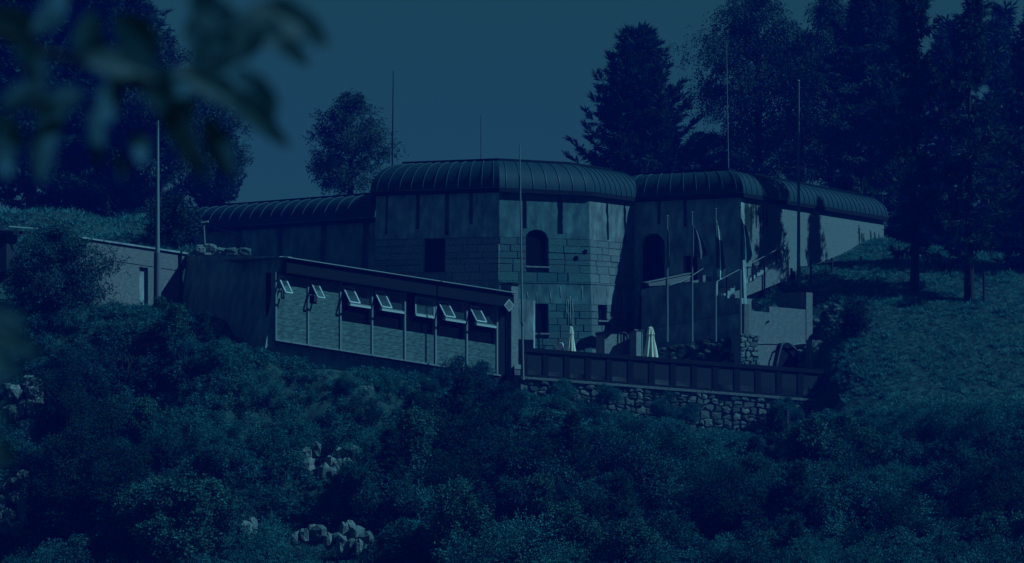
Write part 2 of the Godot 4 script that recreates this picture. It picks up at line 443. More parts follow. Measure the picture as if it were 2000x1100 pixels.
func make_fort() -> void:
	var fort := thing("stone_fort", "large stone fort with faceted tower, two wings and curved standing-seam metal roof", "fort")
	var rows := []
	for py in [463, 477, 491, 504.5, 515, 531, 549]:
		rows.append(wall_y(py))
	var low := []
	for py in [592, 607, 621, 634, 647, 661, 675, 690, 706, 722]:
		low.append(wall_y(py))
	var bt := 0.03
	var faces := [["left", 1], ["front", 2], ["right", 3]]
	for f in faces:
		var i: int = f[1]
		var stones: Array = M.mossy_dimmed_stone if i == 2 else (M.shade_lifted_stone if i == 1 else [M.stone, M.stone_pale, M.stone_dark])
		var plain: Material = M.mossy_dimmed_concrete if i == 2 else (M.shade_lifted_concrete if i == 1 else M.old_concrete)
		var back := G.new()
		var a := []
		for q in [[0, -3.0], [1, -3.0], [1, TOP], [0, TOP]]:
			a.append(fp(tower, i, q[0], q[1], -0.3, TOP, bt))
		back.prism(a, -facing(tower[i], tower[i + 1]) * 0.6)
		var wall := put("tower_wall", back.mesh(), M.mortar, fort)
		var holes := []
		var upper := G.new()
		var y_low := wall_y(463) + 0.01
		var t := TOP - 0.05
		if i == 2:
			holes = [[0.29, 0.53, 5.45, 7.2], [0.365, 0.52, 1.5, 3.32]]
			var o := [[0, y_low], [0.29, y_low]]
			o.append_array(arch(0.29, 0.53, y_low + 0.02, 7.62))
			o.append_array([[0.53, y_low], [1, y_low], [1, t]])
			for k in [[0.705, 0.635, 7.4], [0.3, 0.255, 7.65]]:
				o.append([k[0], t])
				var n := 10
				for m in n + 1:
					o.append([k[0] - 0.012 * rng.randf() * (1 if k[0] > 0.5 else 0), lerpf(t - 0.1, k[2], m / float(n))])
				for m in n + 1:
					o.append([k[1] + 0.012 * rng.randf() * (1 if k[0] > 0.5 else 0), lerpf(k[2], t - 0.1, m / float(n))])
				o.append([k[1], t])
			o.append([0, t])
			facet_slab(upper, tower, i, o, 0.0, 0.35, TOP, bt)
		elif i == 3:
			holes = [[0.13, 0.3, 2.3, 3.4]]
			var o := [[0, y_low], [1, y_low], [1, t]]
			for k in [[0.73, 0.67, 7.15], [0.38, 0.32, 7.2]]:
				o.append([k[0], t])
				for m in 12:
					o.append([k[0] - 0.02 * rng.randf(), lerpf(t - 0.1, k[2], m / 11.0)])
				for m in 12:
					o.append([k[1] + 0.02 * rng.randf(), lerpf(k[2], t - 0.1, m / 11.0)])
				o.append([k[1], t])
			o.append([0, t])
			facet_slab(upper, tower, i, o, 0.0, 0.35, TOP, bt)
		else:
			holes = [[0.4, 0.57, 5.1, 7.1]]
			var o := [[0, y_low], [1, y_low], [1, t]]
			for k in [[0.79, 0.76, 7.9], [0.6, 0.565, 7.3], [0.36, 0.33, 7.7], [0.1, 0.08, 7.4]]:
				o.append_array([[k[0], t], [k[0], k[2]], [k[1], k[2]], [k[1], t]])
			o.append([0, t])
			facet_slab(upper, tower, i, o, 0.0, 0.35, TOP, bt)
		put("concrete_band", upper.mesh(), plain, wall)
		lay_blocks(wall, tower, i, rows, holes, TOP, bt, 1.0, stones)
		lay_blocks(wall, tower, i, low, holes, TOP, bt, 0.85, stones)
		var band := G.new()
		facet_slab(band, tower, i, [[0, wall_y(592)], [1, wall_y(592)], [1, wall_y(550)], [0, wall_y(550)]], 0.01, 0.36, TOP, bt)
		put("concrete_band", band.mesh(), plain, wall)
		var string := G.new()
		facet_slab(string, tower, i, [[0, wall_y(551.5)], [1, wall_y(551.5)], [1, wall_y(549)], [0, wall_y(549)]], 0.05, 0.38, TOP, bt)
		put("string_course", string.mesh(), stones[1], wall)
		for h in holes:
			var pane := G.new()
			facet_slab(pane, tower, i, [[h[0] - 0.01, h[2] - 0.05], [h[1] + 0.01, h[2] - 0.05], [h[1] + 0.01, h[3] + 0.45], [h[0] - 0.01, h[3] + 0.45]], -0.27, 0.02, TOP, bt)
			var win := put("window", pane.mesh(), M.dark_metal if i == 1 else M.black, wall)
			win.set_meta("label", "dark deep-set window opening")
			var sill := G.new()
			facet_slab(sill, tower, i, [[h[0] - 0.01, h[2] - 0.09], [h[1] + 0.01, h[2] - 0.09], [h[1] + 0.01, h[2]], [h[0] - 0.01, h[2]]], 0.05, 0.3, TOP, bt)
			put("window_sill", sill.mesh(), M.stone_pale, wall)
		if i == 2:
			for s in [[0.74, 3.55, 2.0], [0.765, 3.7, 1.6], [0.79, 3.55, 1.4], [0.72, 3.5, 2.6], [0.55, 3.9, 3.3], [0.4, 3.9, 3.4], [0.66, 4.25, 3.6], [0.9, 4.3, 3.5], [0.3, 3.9, 3.4]]:
				stain(wall, i, s[0], s[1], s[2], 0.05, bt)
			for s in [[0.84, 5.98, 0.12], [0.945, 6.4, 0.1]]:
				var hole := G.new()
				var p := fp(tower, 2, s[0], s[1], 0.0, TOP, bt)
				var nn := facing(tower[2], tower[3])
				hole.tube([p - nn * 0.25, p + nn * 0.05], [s[2] + 0.03, s[2] + 0.03], 12, false)
				hole.tube([p - nn * 0.2, p + nn * 0.035], [s[2], s[2]], 12, true)
				put("drain_pipe", hole.mesh(), M.black, wall)
		if i == 3:
			for s in [[0.45, 4.3, 3.0], [0.62, 4.2, 2.2], [0.66, 4.2, 2.6], [0.3, 4.4, 3.7], [0.8, 4.2, 2.4], [0.6, 6.6, 4.7], [0.05, 4.3, 3.2]]:
				stain(wall, i, s[0], s[1], s[2], 0.05, bt)
			var p := fp(tower, 3, 0.33, 1.9, 0.0, TOP, bt)
			var lamp := G.new()
			lamp.box(p + Vector3(-0.1, -0.15, 0.05), Vector3(0.22, 0, 0), Vector3(0, 0.3, 0), Vector3(0, 0, 0.25))
			put("wall_lamp", lamp.mesh(), M.dark_metal, wall)
	for i in [0, 4]:
		var side := G.new()
		facet_slab(side, tower, i, [[0, -2], [1, -2], [1, TOP], [0, TOP]], -0.1, 0.5, TOP, bt)
		put("side_wall", side.mesh(), M.old_concrete, fort)
	# wings
	var wr := G.new()
	var o := [[0, -2], [0.03, -2]]
	o.append_array([[0.13, 3.0]])
	o.append_array(arch(0.13, 0.34, 7.0, 7.75))
	o.append_array([[0.34, 3.0], [0.5, 3.0], [0.5, 6.3], [0.62, 6.3], [0.62, 3.0], [1, -2], [1, TOP]])
	for k in [[0.53, 0.5, 8.1], [0.3, 0.27, 8.3]]:
		o.append_array([[k[0], TOP], [k[0], k[2]], [k[1], k[2]], [k[1], TOP]])
	o.append([0, TOP])
	facet_slab(wr, wing_r, 0, o, 0.0, 0.4, TOP, 0.06)
	var wing := put("wing_wall", wr.mesh(), M.shade_lifted_concrete, fort)
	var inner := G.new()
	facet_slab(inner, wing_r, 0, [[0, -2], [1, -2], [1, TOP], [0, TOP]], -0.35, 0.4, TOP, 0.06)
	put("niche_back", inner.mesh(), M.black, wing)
	var wr2 := G.new()
	facet_slab(wr2, wing_r, 1, [[0, 0], [1, 3], [1, TOP], [0, TOP]], 0.0, 0.5, TOP, 0.03)
	put("wing_wall", wr2.mesh(), M.stone_pale, fort)
	var wing2: Node3D = fort.get_child(-1)
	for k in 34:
		var near: bool = k < 24  # near: mossy streaks; far: dark strips painted where tree shade falls
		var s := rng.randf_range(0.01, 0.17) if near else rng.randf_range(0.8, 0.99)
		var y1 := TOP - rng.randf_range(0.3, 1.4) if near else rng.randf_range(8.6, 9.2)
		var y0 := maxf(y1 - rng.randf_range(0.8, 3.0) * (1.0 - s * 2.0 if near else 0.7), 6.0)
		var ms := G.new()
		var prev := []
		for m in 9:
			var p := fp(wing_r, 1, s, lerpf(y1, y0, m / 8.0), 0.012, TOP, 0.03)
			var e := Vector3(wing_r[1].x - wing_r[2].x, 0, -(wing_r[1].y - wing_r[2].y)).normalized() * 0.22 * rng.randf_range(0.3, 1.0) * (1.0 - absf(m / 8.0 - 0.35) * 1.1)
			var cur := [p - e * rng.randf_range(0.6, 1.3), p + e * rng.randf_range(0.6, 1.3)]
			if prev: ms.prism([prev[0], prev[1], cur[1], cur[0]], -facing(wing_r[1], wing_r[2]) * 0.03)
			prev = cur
		put("moss_shade_streak", ms.mesh(), M.moss_shade, wing2)
	var wr3 := G.new()
	facet_slab(wr3, wing_r, 2, [[0, 3], [1, 3], [1, TOP], [0, TOP]], -0.1, 0.5, TOP, 0.03)
	put("wing_wall", wr3.mesh(), M.stone_pale, fort)
	var el := 8.75
	var wl := G.new()
	var ol := [[0, 0], [1, 0], [1, el]]
	for k in [0.97, 0.82, 0.66, 0.5]:
		ol.append_array([[k, el], [k, 3.0], [k - 0.022, 3.0], [k - 0.022, el]])
	ol.append([0, el])
	facet_slab(wl, wing_l, 0, ol, 0.0, 0.4, el, 0.05)
	put("wing_wall", wl.mesh(), M.dark_wall, fort)
	var wlb := G.new()
	facet_slab(wlb, wing_l, 0, [[0, 0], [1, 0], [1, el], [0, el]], -0.3, 0.3, el, 0.05)
	put("wall_core", wlb.mesh(), M.mortar, fort)
	make_roof(fort, tower, TOP, 1.9, 1.75, [1.1, 0.74, 0.8, 0.62, 0.0], "tower_roof")
	make_roof(fort, wing_r, TOP, 1.8, 1.55, [0.82, 0.82, 0.0], "wing_roof")
	make_roof(fort, wing_l, el, 1.8, 1.6, [1.0], "wing_roof")

func stain(wall: Node3D, i: int, s: float, y1: float, y0: float, w: float, bt: float) -> void:
	var g := G.new()
	var nn := facing(tower[i], tower[i + 1])
	var prev := []
	for k in 7:
		var y := lerpf(y1, y0, k / 6.0)
		var p := fp(tower, i, s, y, 0.045, TOP, bt) + Vector3(rng.randf_range(-0.02, 0.02), 0, 0)
		var half := w * rng.randf_range(0.3, 0.8) * (1.0 - k / 8.0)
		var e := Vector3(nn.z, 0, -nn.x)
		var cur := [p - e * half, p + e * half]
		if prev:
			g.prism([prev[0], prev[1], cur[1], cur[0]], -nn * 0.05)
		prev = cur
	put("lime_streak", g.mesh(), M.lime, wall)

# ---------------------------------------------------------------- annexe
var an_a := Vector2(-12.24, 106)
var an_b := Vector2(-0.88, 117)
func an(px: float, py: float, out := 0.0) -> Vector3:
	return on(px, py, an_a, an_b) + facing(an_a, an_b) * out
func an_slab(g: G, pts: Array, out: float, depth: float) -> void:
	var p := []
	for q in pts:
		p.append(an(q[0], q[1], out))
	g.prism(p, -facing(an_a, an_b) * depth)
func bar(g: G, a: Vector3, b: Vector3, w: float, nn: Vector3, deep: float) -> void:   # a square bar from a to b in a plane with normal nn
	var side := (b - a).cross(nn).normalized() * w
	g.prism([a - side, a + side, b + side, b - side], nn * deep)

func make_annexe() -> void:
	var t := thing("annexe_building", "long low annexe of board-marked concrete with a row of tilted hopper windows", "building")
	var nn := facing(an_a, an_b)
	var bays := [538.0, 601.0, 664.0, 726.0, 790.0, 850.0, 911.0, 970.0]
	var top := func(px: float) -> float: return 532 + (px - 538) * 0.1555
	var low := func(px: float) -> float: return 663 + (px - 538) * 0.158
	var con := func(px: float) -> float: return 627 + (px - 668) * 0.1555
	var rail := func(px: float) -> float: return 597 + (px - 683) * 0.1555
	var core := G.new()
	an_slab(core, [[536, top.call(536)], [990, top.call(990)], [990, low.call(990)], [536, low.call(536)]], -0.55, 0.2)
	put("inner_wall", core.mesh(), M.black, t)
	for k in 7:
		var a: float = bays[k] + 1.5
		var b: float = bays[k + 1] - 1.5
		var w := G.new()
		if k < 2:
			var oy: float = top.call(a) + 50
			an_slab(w, [[a, low.call(a)], [b, low.call(b)], [b, top.call(b) + 2], [a + 16, top.call(a + 16) + 2], [a + 16, oy + 2.5], [a, oy]], 0.0, 0.3)
		else:
			an_slab(w, [[a, low.call(a)], [b, low.call(b)], [b, con.call(b)], [a, con.call(a)]], 0.0, 0.3)
		put("concrete_panel", w.mesh(), M.boards, t)
		for line in [0.22, 0.45, 0.68]:
			var rib := G.new()
			var y0: float = lerpf(con.call(a), low.call(a), line)
			var y1: float = lerpf(con.call(b), low.call(b), line)
			an_slab(rib, [[a, y0], [b, y1], [b, y1 + 0.8], [a, y0 + 0.8]], 0.012, 0.03)
			put("board_ridge", rib.mesh(), M.stone_dark, t)
		# windows
		var hop := thing_part("hopper_window", t)
		var h0: Vector3
		var h1: Vector3
		var drop := 30.0
		var wide := 13.0 if k < 2 else 19.0
		var hx := a + 4.0
		var open := 0.62
		if k == 4:
			open = 0.03; hx = a + 20.0; wide = 36.0; drop = 33.0
		h0 = an(hx, top.call(hx) + 6, 0.02)
		h1 = an(hx + wide, top.call(hx + wide) + 6, 0.02)
		var down := Vector3(0, -drop * 0.0285, 0)
		var l0 := h0 + down + nn * open
		var l1 := h1 + down + nn * open
		var hn := (h1 - h0).cross(l0 - h0).normalized()
		var fr := G.new()
		for e in [[h0, h1], [h1, l1], [l1, l0], [l0, h0]]:
			bar(fr, e[0], e[1], 0.042, hn, 0.05)
		put("window_frame", fr.mesh(), M.frame, hop)
		var gl := G.new()
		gl.quad(h0, h1, l1, l0)
		put("pane", gl.mesh(), M.glass, hop)
		if k < 2:
			var small := G.new()
			for e in [[[a + 1, top.call(a) + 33], [a + 14, top.call(a) + 35]], [[a + 14, top.call(a) + 35], [a + 14, top.call(a) + 48]], [[a + 1, top.call(a) + 33], [a + 1, top.call(a) + 48]]]:
				bar(small, an(e[0][0], e[0][1], -0.1), an(e[1][0], e[1][1], -0.1), 0.02, nn, 0.04)
			put("lower_frame", small.mesh(), M.dull_steel, t)
		else:
			var r := G.new()
			var ra := a + (15.0 if k != 4 else 20.0)
			an_slab(r, [[ra, rail.call(ra)], [b, rail.call(b)], [b, rail.call(b) - 4.2], [ra, rail.call(ra) - 4.2]], 0.06, 0.14)
			put("window_rail", r.mesh(), M.frame, t)
			var r2 := G.new()
			an_slab(r2, [[ra, rail.call(ra) - 5.0], [b, rail.call(b) - 5.0], [b, rail.call(b) - 6.2], [ra, rail.call(ra) - 6.2]], 0.0, 0.1)
			put("window_rail", r2.mesh(), M.steel, t)
			var p := G.new()
			p.quad(an(ra, top.call(ra), -0.04), an(b, top.call(b), -0.04), an(b, rail.call(b) - 5, -0.04), an(ra, rail.call(ra) - 5, -0.04))
			put("fixed_pane", p.mesh(), M.glass, t)
			var below := G.new()
			an_slab(below, [[a, rail.call(a) + 1], [b, rail.call(b) + 1], [b, con.call(b) + 1], [a, con.call(a) + 1]], -0.2, 0.05)
			put("lower_panel", below.mesh(), M.black, t)
	for k in 8:
		var px: float = bays[k]
		var m := G.new()
		an_slab(m, [[px - 1.4, low.call(px) + 1], [px + 1.4, low.call(px) + 1], [px + 1.4, top.call(px) - 1], [px - 1.4, top.call(px) - 1]], 0.07, 0.4)
		put("mullion", m.mesh(), M.steel, t)
	var fas := G.new()
	an_slab(fas, [[548, 507], [992, 576], [992, 600], [548, 531]], 0.5, 0.3)
	put("fascia", fas.mesh(), M.fascia, t)
	var rf := G.new()
	var back := Vector3(0, 0.05, 0) - nn * 5.5
	rf.prism([an(546, 505, 0.6), an(993, 574.3, 0.6), an(993, 574.3, 0.6) + back, an(546, 505, 0.6) + back], Vector3(0, 0.07, 0))
	put("roof", rf.mesh(), M.dull_steel, t)
	var gut := G.new()
	gut.tube([an(546, 504, 0.66), an(993, 573.2, 0.66)], [0.035, 0.035], 8)
	put("gutter", gut.mesh(), M.steel, t)
	var soff := G.new()
	an_slab(soff, [[546, 531], [992, 600], [992, 602], [546, 533]], 0.5, 1.2)
	put("soffit", soff.mesh(), M.fascia, t)
	for k in 14:
		var px := 536 + k * 31.5
		var tr := G.new()
		an_slab(tr, [[px, low.call(px) + rng.randf_range(-0.6, 0.6)], [px + 30.5, low.call(px + 30.5) + rng.randf_range(-0.6, 0.6)], [px + 30.5, low.call(px + 30.5) + 2.6], [px, low.call(px) + 2.6]], 0.1, 0.4)
		put("drip_flashing", tr.mesh(), M.steel, t)
		if k % 2 == 0:
			var br := G.new()
			an_slab(br, [[px + 10, low.call(px + 10) + 3], [px + 13, low.call(px + 13) + 3], [px + 13, low.call(px + 13) + 12], [px + 10, low.call(px + 10) + 12]], -0.1, 0.15)
			put("bracket", br.mesh(), M.dull_steel, t)
	var und := G.new()
	an_slab(und, [[538, low.call(538) + 3], [990, low.call(990) + 3], [990, low.call(990) + 60], [538, low.call(538) + 90]], -0.9, 0.3)
	put("foundation", und.mesh(), M.dark_wall, t)
	var endp := G.new()
	an_slab(endp, [[972, 745], [987, 747], [987, 600], [972, 598]], 0.05, 0.35)
	put("end_post", endp.mesh(), M.fascia, t)
	var line := G.new()
	an_slab(line, [[987.4, 745], [988.6, 745], [988.6, 578], [987.4, 578]], 0.12, 0.1)
	put("down_pipe", line.mesh(), M.steel, t)
	var pil := G.new()
	var p0 := an(990.5, 745, 0.35); var p1 := an(1004, 747, 0.35)
	var p2 := an(1004, 558, 0.35); var p3_ := an(990.5, 556.5, 0.35)
	pil.prism([p0, p1, p2, p3_], -nn * 0.9)
	put("concrete_pillar", pil.mesh(), M.bunker, t)
	var cap := G.new()
	cap.prism([an(989, 556.2, 0.42), an(1005.2, 557.8, 0.42), an(1005.2, 555.2, 0.42), an(989, 553.6, 0.42)], -nn * 1.0)
	put("pillar_cap", cap.mesh(), M.fascia, t)
	var pas := thing("passage_wall", "dark recessed doorway wall between the annexe pillar and the tower", "wall")
	var pg := G.new()
	pg.prism([at(1003, 750, 118.6), at(1042, 750, 118.9), at(1042, 587, 118.9), at(1003, 583, 118.6)], Vector3(0.1, 0, -0.5))
	put("door_panel", pg.mesh(), M.dark_wall, pas)
	var pg2 := G.new()
	pg2.prism([at(1003, 750, 118.4), at(1042, 750, 118.7), at(1042, 664, 118.7), at(1003, 662, 118.4)], Vector3(0.0, 0, -0.15))
	put("lower_panel", pg2.mesh(), M.fascia, pas)
	# the sign on the end post
	var sign := thing("diamond_sign", "small pale diamond-shaped sign on the annexe end post", "sign")
	var c := an(980, 597, 0.62)
	var e := Vector3(nn.z, 0, -nn.x)
	var sg := G.new()
	sg.prism([c + e * 0.4, c + Vector3.UP * 0.36, c - e * 0.4, c - Vector3.UP * 0.36], -nn * 0.04)
	put("border", sg.mesh(), M.frame, sign)
	var sg2 := G.new()
	c += nn * 0.006
	sg2.prism([c + e * 0.33, c + Vector3.UP * 0.3, c - e * 0.33, c - Vector3.UP * 0.3], -nn * 0.003)
	put("face", sg2.mesh(), M.render_wall, sign)
	var post := G.new()
	post.box(c - nn * 0.7 - e * 0.03 - Vector3.UP * 0.03, e * 0.06, Vector3.UP * 0.06, nn * 0.65)
	put("bracket", post.mesh(), M.dull_steel, sign)

func thing_part(called: String, parent: Node3D) -> Node3D:
	var o := Node3D.new()
	var k: int = parent.get_meta("n_" + called, 0)
	parent.set_meta("n_" + called, k + 1)
	o.name = called if k == 0 else "%s_%03d" % [called, k]
	parent.add_child(o, true)
	return o

# ---------------------------------------------------------------- walls on the left
func make_left_walls() -> void:
	var a := plan(140, 110); var b := plan(364, 116)
	var nn := facing(a, b)
	var t := thing("rendered_wall", "pale rendered retaining wall with a narrow dark door, left of the annexe", "wall")
	var w := G.new()
	var P := func(px: float, py: float) -> Vector3: return on(px, py, a, b)
	w.prism([P.call(130, 640), P.call(272, 640), P.call(272, 521), P.call(289, 523.5), P.call(289, 640), P.call(340, 640), P.call(350, 560), P.call(358, 531.5), P.call(130, 497)], -nn * 0.4)
	put("lower_wall", w.mesh(), M.render_wall, t)
	var up := G.new()
	up.prism([P.call(130, 495.5), P.call(358.5, 530), P.call(365, 497.5), P.call(130, 462)], -nn * 0.38)
	put("upper_wall", up.mesh(), M.render_wall, t)
	var core := G.new()
	core.prism([P.call(130, 640) - nn * 0.25, P.call(341, 640) - nn * 0.25, P.call(364, 498) - nn * 0.25, P.call(130, 463) - nn * 0.25], -nn * 0.4)
	put("wall_core", core.mesh(), M.mortar, t)
	var door := G.new()
	door.prism([P.call(271, 640) - nn * 0.2, P.call(290, 640) - nn * 0.2, P.call(290, 520) - nn * 0.2, P.call(271, 520) - nn * 0.2], -nn * 0.04)
	put("door", door.mesh(), M.dark_wall, t)
	var cap := G.new()
	cap.prism([P.call(130, 461.5) + nn * 0.12, P.call(366, 497) + nn * 0.12, P.call(366, 494) + nn * 0.12, P.call(130, 458.5) + nn * 0.12], -nn * 0.8)
	put("coping", cap.mesh(), M.dark_wall, t)
	var pipe := G.new()
	pipe.tube([P.call(351, 490) + nn * 0.1, P.call(352, 640) + nn * 0.1], [0.07, 0.07], 8)
	put("down_pipe", pipe.mesh(), M.dark_metal, t)
	# return wall in shade
	var c := plan(366, 116); var d := plan(548, 106.4)
	var n2 := facing(c, d)
	var r := thing("shaded_return_wall", "dark shaded wall between the rendered wall and the annexe", "wall")
	var g := G.new()
	var foot := n2 * 0.9
	g.prism([on(366, 499, c, d), on(548, 501, c, d), on(548, 680, c, d) + foot, on(366, 690, c, d) + foot], -n2 * 0.5)
	put("wall_face", g.mesh(), M.dark_wall, r)
	var g2 := G.new()
	g2.prism([on(363, 498.8, c, d) + n2 * 0.1, on(549, 500.8, c, d) + n2 * 0.1, on(549, 512, c, d) + n2 * 0.1, on(363, 511, c, d) + n2 * 0.1], -n2 * 0.7)
	put("coping", g2.mesh(), M.dark_wall, r)
	var g3 := G.new()
	g3.prism([on(368, 497, c, d) - n2 * 0.05, on(398, 497.4, c, d) - n2 * 0.05, on(398, 493, c, d) - n2 * 0.05, on(368, 492, c, d) - n2 * 0.05], -n2 * 0.4)
	put("pale_kerb", g3.mesh(), M.render_wall, r)
	for k in 2:
		var vent := G.new()
		var q := on(370 + k * 8, 525, c, d) + n2 * 0.13
		vent.box(q, Vector3(0.2, 0, 0), Vector3(0, 0.2, 0), n2 * 0.03)
		put("vent", vent.mesh(), M.steel, r)
	# stones on top of it
	var heap := thing("stone_heap", "low heap of pale stones on top of the shaded wall beneath the railing", "stones")
	for k in 34:
		var px := rng.randf_range(384, 480)
		var hgt := 498.0
		var y := hgt - rng.randf() * (14.0 if px < 425 else 6.0)
		put("stone", rock_mesh(Vector3(0.28, 0.2, 0.25) * rng.randf_range(0.6, 1.4), rng.randi()), M.rubble[rng.randi() % 3], heap).position = at(px, y, 117.2 + rng.randf())
	# railing behind
	var rl := thing("tube_railing", "thin tubular railing with diagonal braces on the plateau beside the shaded wall", "railing")
	for e in [[[382, 438], [402, 441], 122], [[402, 441], [466, 458], 122], [[421, 444], [421, 492], 122], [[466, 458], [466, 492], 122], [[402, 462], [421, 446], 122], [[428, 484], [466, 462], 122], [[467, 492], [478, 474], 122], [[478, 474], [478, 496], 122], [[402, 441], [402, 495], 122]]:
		var q := G.new()
		q.tube([at(e[0][0], e[0][1], e[2]), at(e[1][0], e[1][1], e[2])], [0.028, 0.028], 6)
		put("rail", q.mesh(), M.dark_metal, rl)
	# little house at the edge
	var hut := thing("small_hut", "small hut with dark overhanging roof at the far left edge", "hut")
	var hg := G.new()
	hg.box(at(-60, 530, 111), Vector3(2.0, 0, 0), Vector3(0, 2.1, 0), Vector3(0, 0, -2.5))
	put("wall", hg.mesh(), M.panel, hut)
	var hr := G.new()
	hr.prism([at(-70, 447, 110.4), at(25, 452, 110.4), at(25, 458, 110.4), at(-70, 455, 110.4)], Vector3(0.2, 0.2, -3.2))
	put("roof", hr.mesh(), M.fascia, hut)
	var hs := G.new()
	hs.prism([at(17, 441, 110.7), at(66, 445, 112), at(66, 447, 112), at(17, 443.5, 110.7)], Vector3(0.1, 0.02, -0.5))
	put("gutter", hs.mesh(), M.steel, hut)

# ---------------------------------------------------------------- terrace
var par_a := Vector2(0.66, 113)
var par_b := Vector2(18.0, 119.0)

func make_terrace() -> void:
	var nn := facing(par_a, par_b)
	var top := func(px: float) -> float: return 679 + (px - 1025) * 0.0742
	var low := func(px: float) -> float: return 735 + (px - 1025) * 0.0776
	var P := func(px: float, py: float, out := 0.0) -> Vector3: return on(px, py, par_a, par_b) + nn * out
	var t := thing("terrace_parapet", "long dark metal parapet of upright panels above the stone wall", "parapet")
	var xs := []
	for k in 15:
		xs.append(1024.0 + k * 41.5)
	for k in 14:
		var a: float = xs[k] + 5; var b: float = xs[k + 1] - 5
		var g := G.new()
		g.prism([P.call(a, low.call(a) - 1), P.call(b, low.call(b) - 1), P.call(b, top.call(b) + 8), P.call(a, top.call(a) + 8)], -nn * 0.04)
		put("panel", g.mesh(), M.panel, t)
	for k in 15:
		var a: float = xs[k]
		var g := G.new()
		g.prism([P.call(a - 5.5, low.call(a), 0.04), P.call(a + 5.5, low.call(a), 0.04), P.call(a + 5.5, top.call(a) + 4, 0.04), P.call(a - 5.5, top.call(a) + 4, 0.04)], -nn * 0.14)
		put("post", g.mesh(), M.dark_metal, t)
	var tr := G.new()
	tr.prism([P.call(1020, top.call(1020), 0.08), P.call(1609, top.call(1609), 0.08), P.call(1609, top.call(1609) + 8, 0.08), P.call(1020, top.call(1020) + 8, 0.08)], -nn * 0.3)
	put("top_rail", tr.mesh(), M.dark_metal, t)
	var br := G.new()
	br.prism([P.call(1020, low.call(1020) - 4, 0.1), P.call(1609, low.call(1609) - 4, 0.1), P.call(1609, low.call(1609), 0.1), P.call(1020, low.call(1020), 0.1)], -nn * 0.2)
	put("bottom_rail", br.mesh(), M.dark_metal, t)
	# terrace floor
	var fl := G.new()
	fl.prism([P.call(1005, 722), P.call(1612, 765), P.call(1612, 765) + Vector3(-0.5, 0.6, -5), P.call(1005, 722) + Vector3(0, 0.4, -8)], Vector3(0, -0.3, 0))
	kind(put("terrace_floor", fl.mesh(), M.bunker), "structure")
	# stone retaining wall
	var s := thing("retaining_wall", "rubble stone retaining wall below the dark parapet, partly overgrown", "wall")
	var back := G.new()
	back.prism([P.call(1010, low.call(1010) + 4, 0.12), P.call(1625, low.call(1625) + 4, 0.12), P.call(1625, 860, 0.12), P.call(1010, 830, 0.12)], -nn * 0.8)
	put("mortar_core", back.mesh(), M.wall_mortar, s)
	var cp := G.new()
	cp.prism([P.call(1010, low.call(1010) + 0.5, 0.34), P.call(1618, low.call(1618) + 0.5, 0.34), P.call(1618, low.call(1618) + 5.5, 0.34), P.call(1010, low.call(1010) + 5.5, 0.34)], -nn * 0.9)
	put("coping", cp.mesh(), M.stone_pale, s)
	masonry(s, P, low, 1012.0, 1620.0, 5.8, [10.0, 12.0, 13.0, 14.0, 16.0, 17.0], 9.0, 20.0, 0.12)

func masonry(s: Node3D, P: Callable, low: Callable, x0: float, x1: float, y0: float, heights: Array, w0: float, w1: float, face: float) -> void:
	# uneven courses: neighbours share their wavy bed joints, so the stones fit closely
	var wave := FastNoiseLite.new()
	wave.seed = rng.randi() & 0xffff
	wave.frequency = 0.03
	var y := y0
	for row in heights.size():
		var h: float = heights[row]
		var x := x0
		while x < x1 - 3.0:
			var w := rng.randf_range(w0, w1) * (1.0 if row % 2 == 0 else 1.15)
			if x1 - x - w < w0: w = x1 - x
			var split: bool = rng.randf() < 0.22 and h > 11.0
			var cuts := [0.0, rng.randf_range(0.4, 0.6), 1.0] if split else [0.0, 1.0]
			for c in cuts.size() - 1:
				var q := []
				for k in [[0.0, 0], [0.5, 0], [1.0, 0], [1.0, 0.5], [1.0, 1], [0.5, 1], [0.0, 1], [0.0, 0.5]]:
					var px: float = x + w * k[0]
					var u := lerpf(cuts[c], cuts[c + 1], k[1])
					var ya: float = y + (wave.get_noise_2d(px * 1.3, row * 40.0) * h * 0.55 if row > 0 else 0.0)
					var yb: float = y + h + wave.get_noise_2d(px * 1.3, (row + 1) * 40.0) * h * 0.55
					q.append(Vector2(px + wave.get_noise_2d(px * 3.0, row * 17.0 + k[1] * 60.0) * w * 0.3, lerpf(ya, yb, u) + low.call(px)))
				stone(s, P, q, face)
			x += w
		y += h

func stone(s: Node3D, P: Callable, q: Array, face: float) -> void:
	var g := G.new()
	var c := Vector2.ZERO
	for k in q: c += k / q.size()
	var proud := rng.randf_range(0.08, 0.2)
	var tilt := Vector2(rng.randf_range(-0.004, 0.004), rng.randf_range(-0.006, 0.002))
	var rim := []; var front := []
	for k in q.size():
		var corner: bool = k % 2 == 0
		var o: Vector2 = q[k] + (c - q[k]).normalized() * (0.35 if not corner else rng.randf_range(0.7, 1.9))
		rim.append(P.call(o.x, o.y, face - 0.04))
		var f := o.lerp(c, rng.randf_range(0.14, 0.26))
		front.append(P.call(f.x, f.y, face + proud * rng.randf_range(0.85, 1.05) + (f - c).dot(tilt)))
	var mid: Vector3 = P.call(c.x, c.y, face + proud * rng.randf_range(0.95, 1.15))
	for k in q.size():
		var j := (k + 1) % q.size()
		g.tri(mid, front[k], front[j])
		g.quad(front[k], rim[k], rim[j], front[j])
	put("stone", g.mesh(), M.rubble[rng.randi() % 3], s)

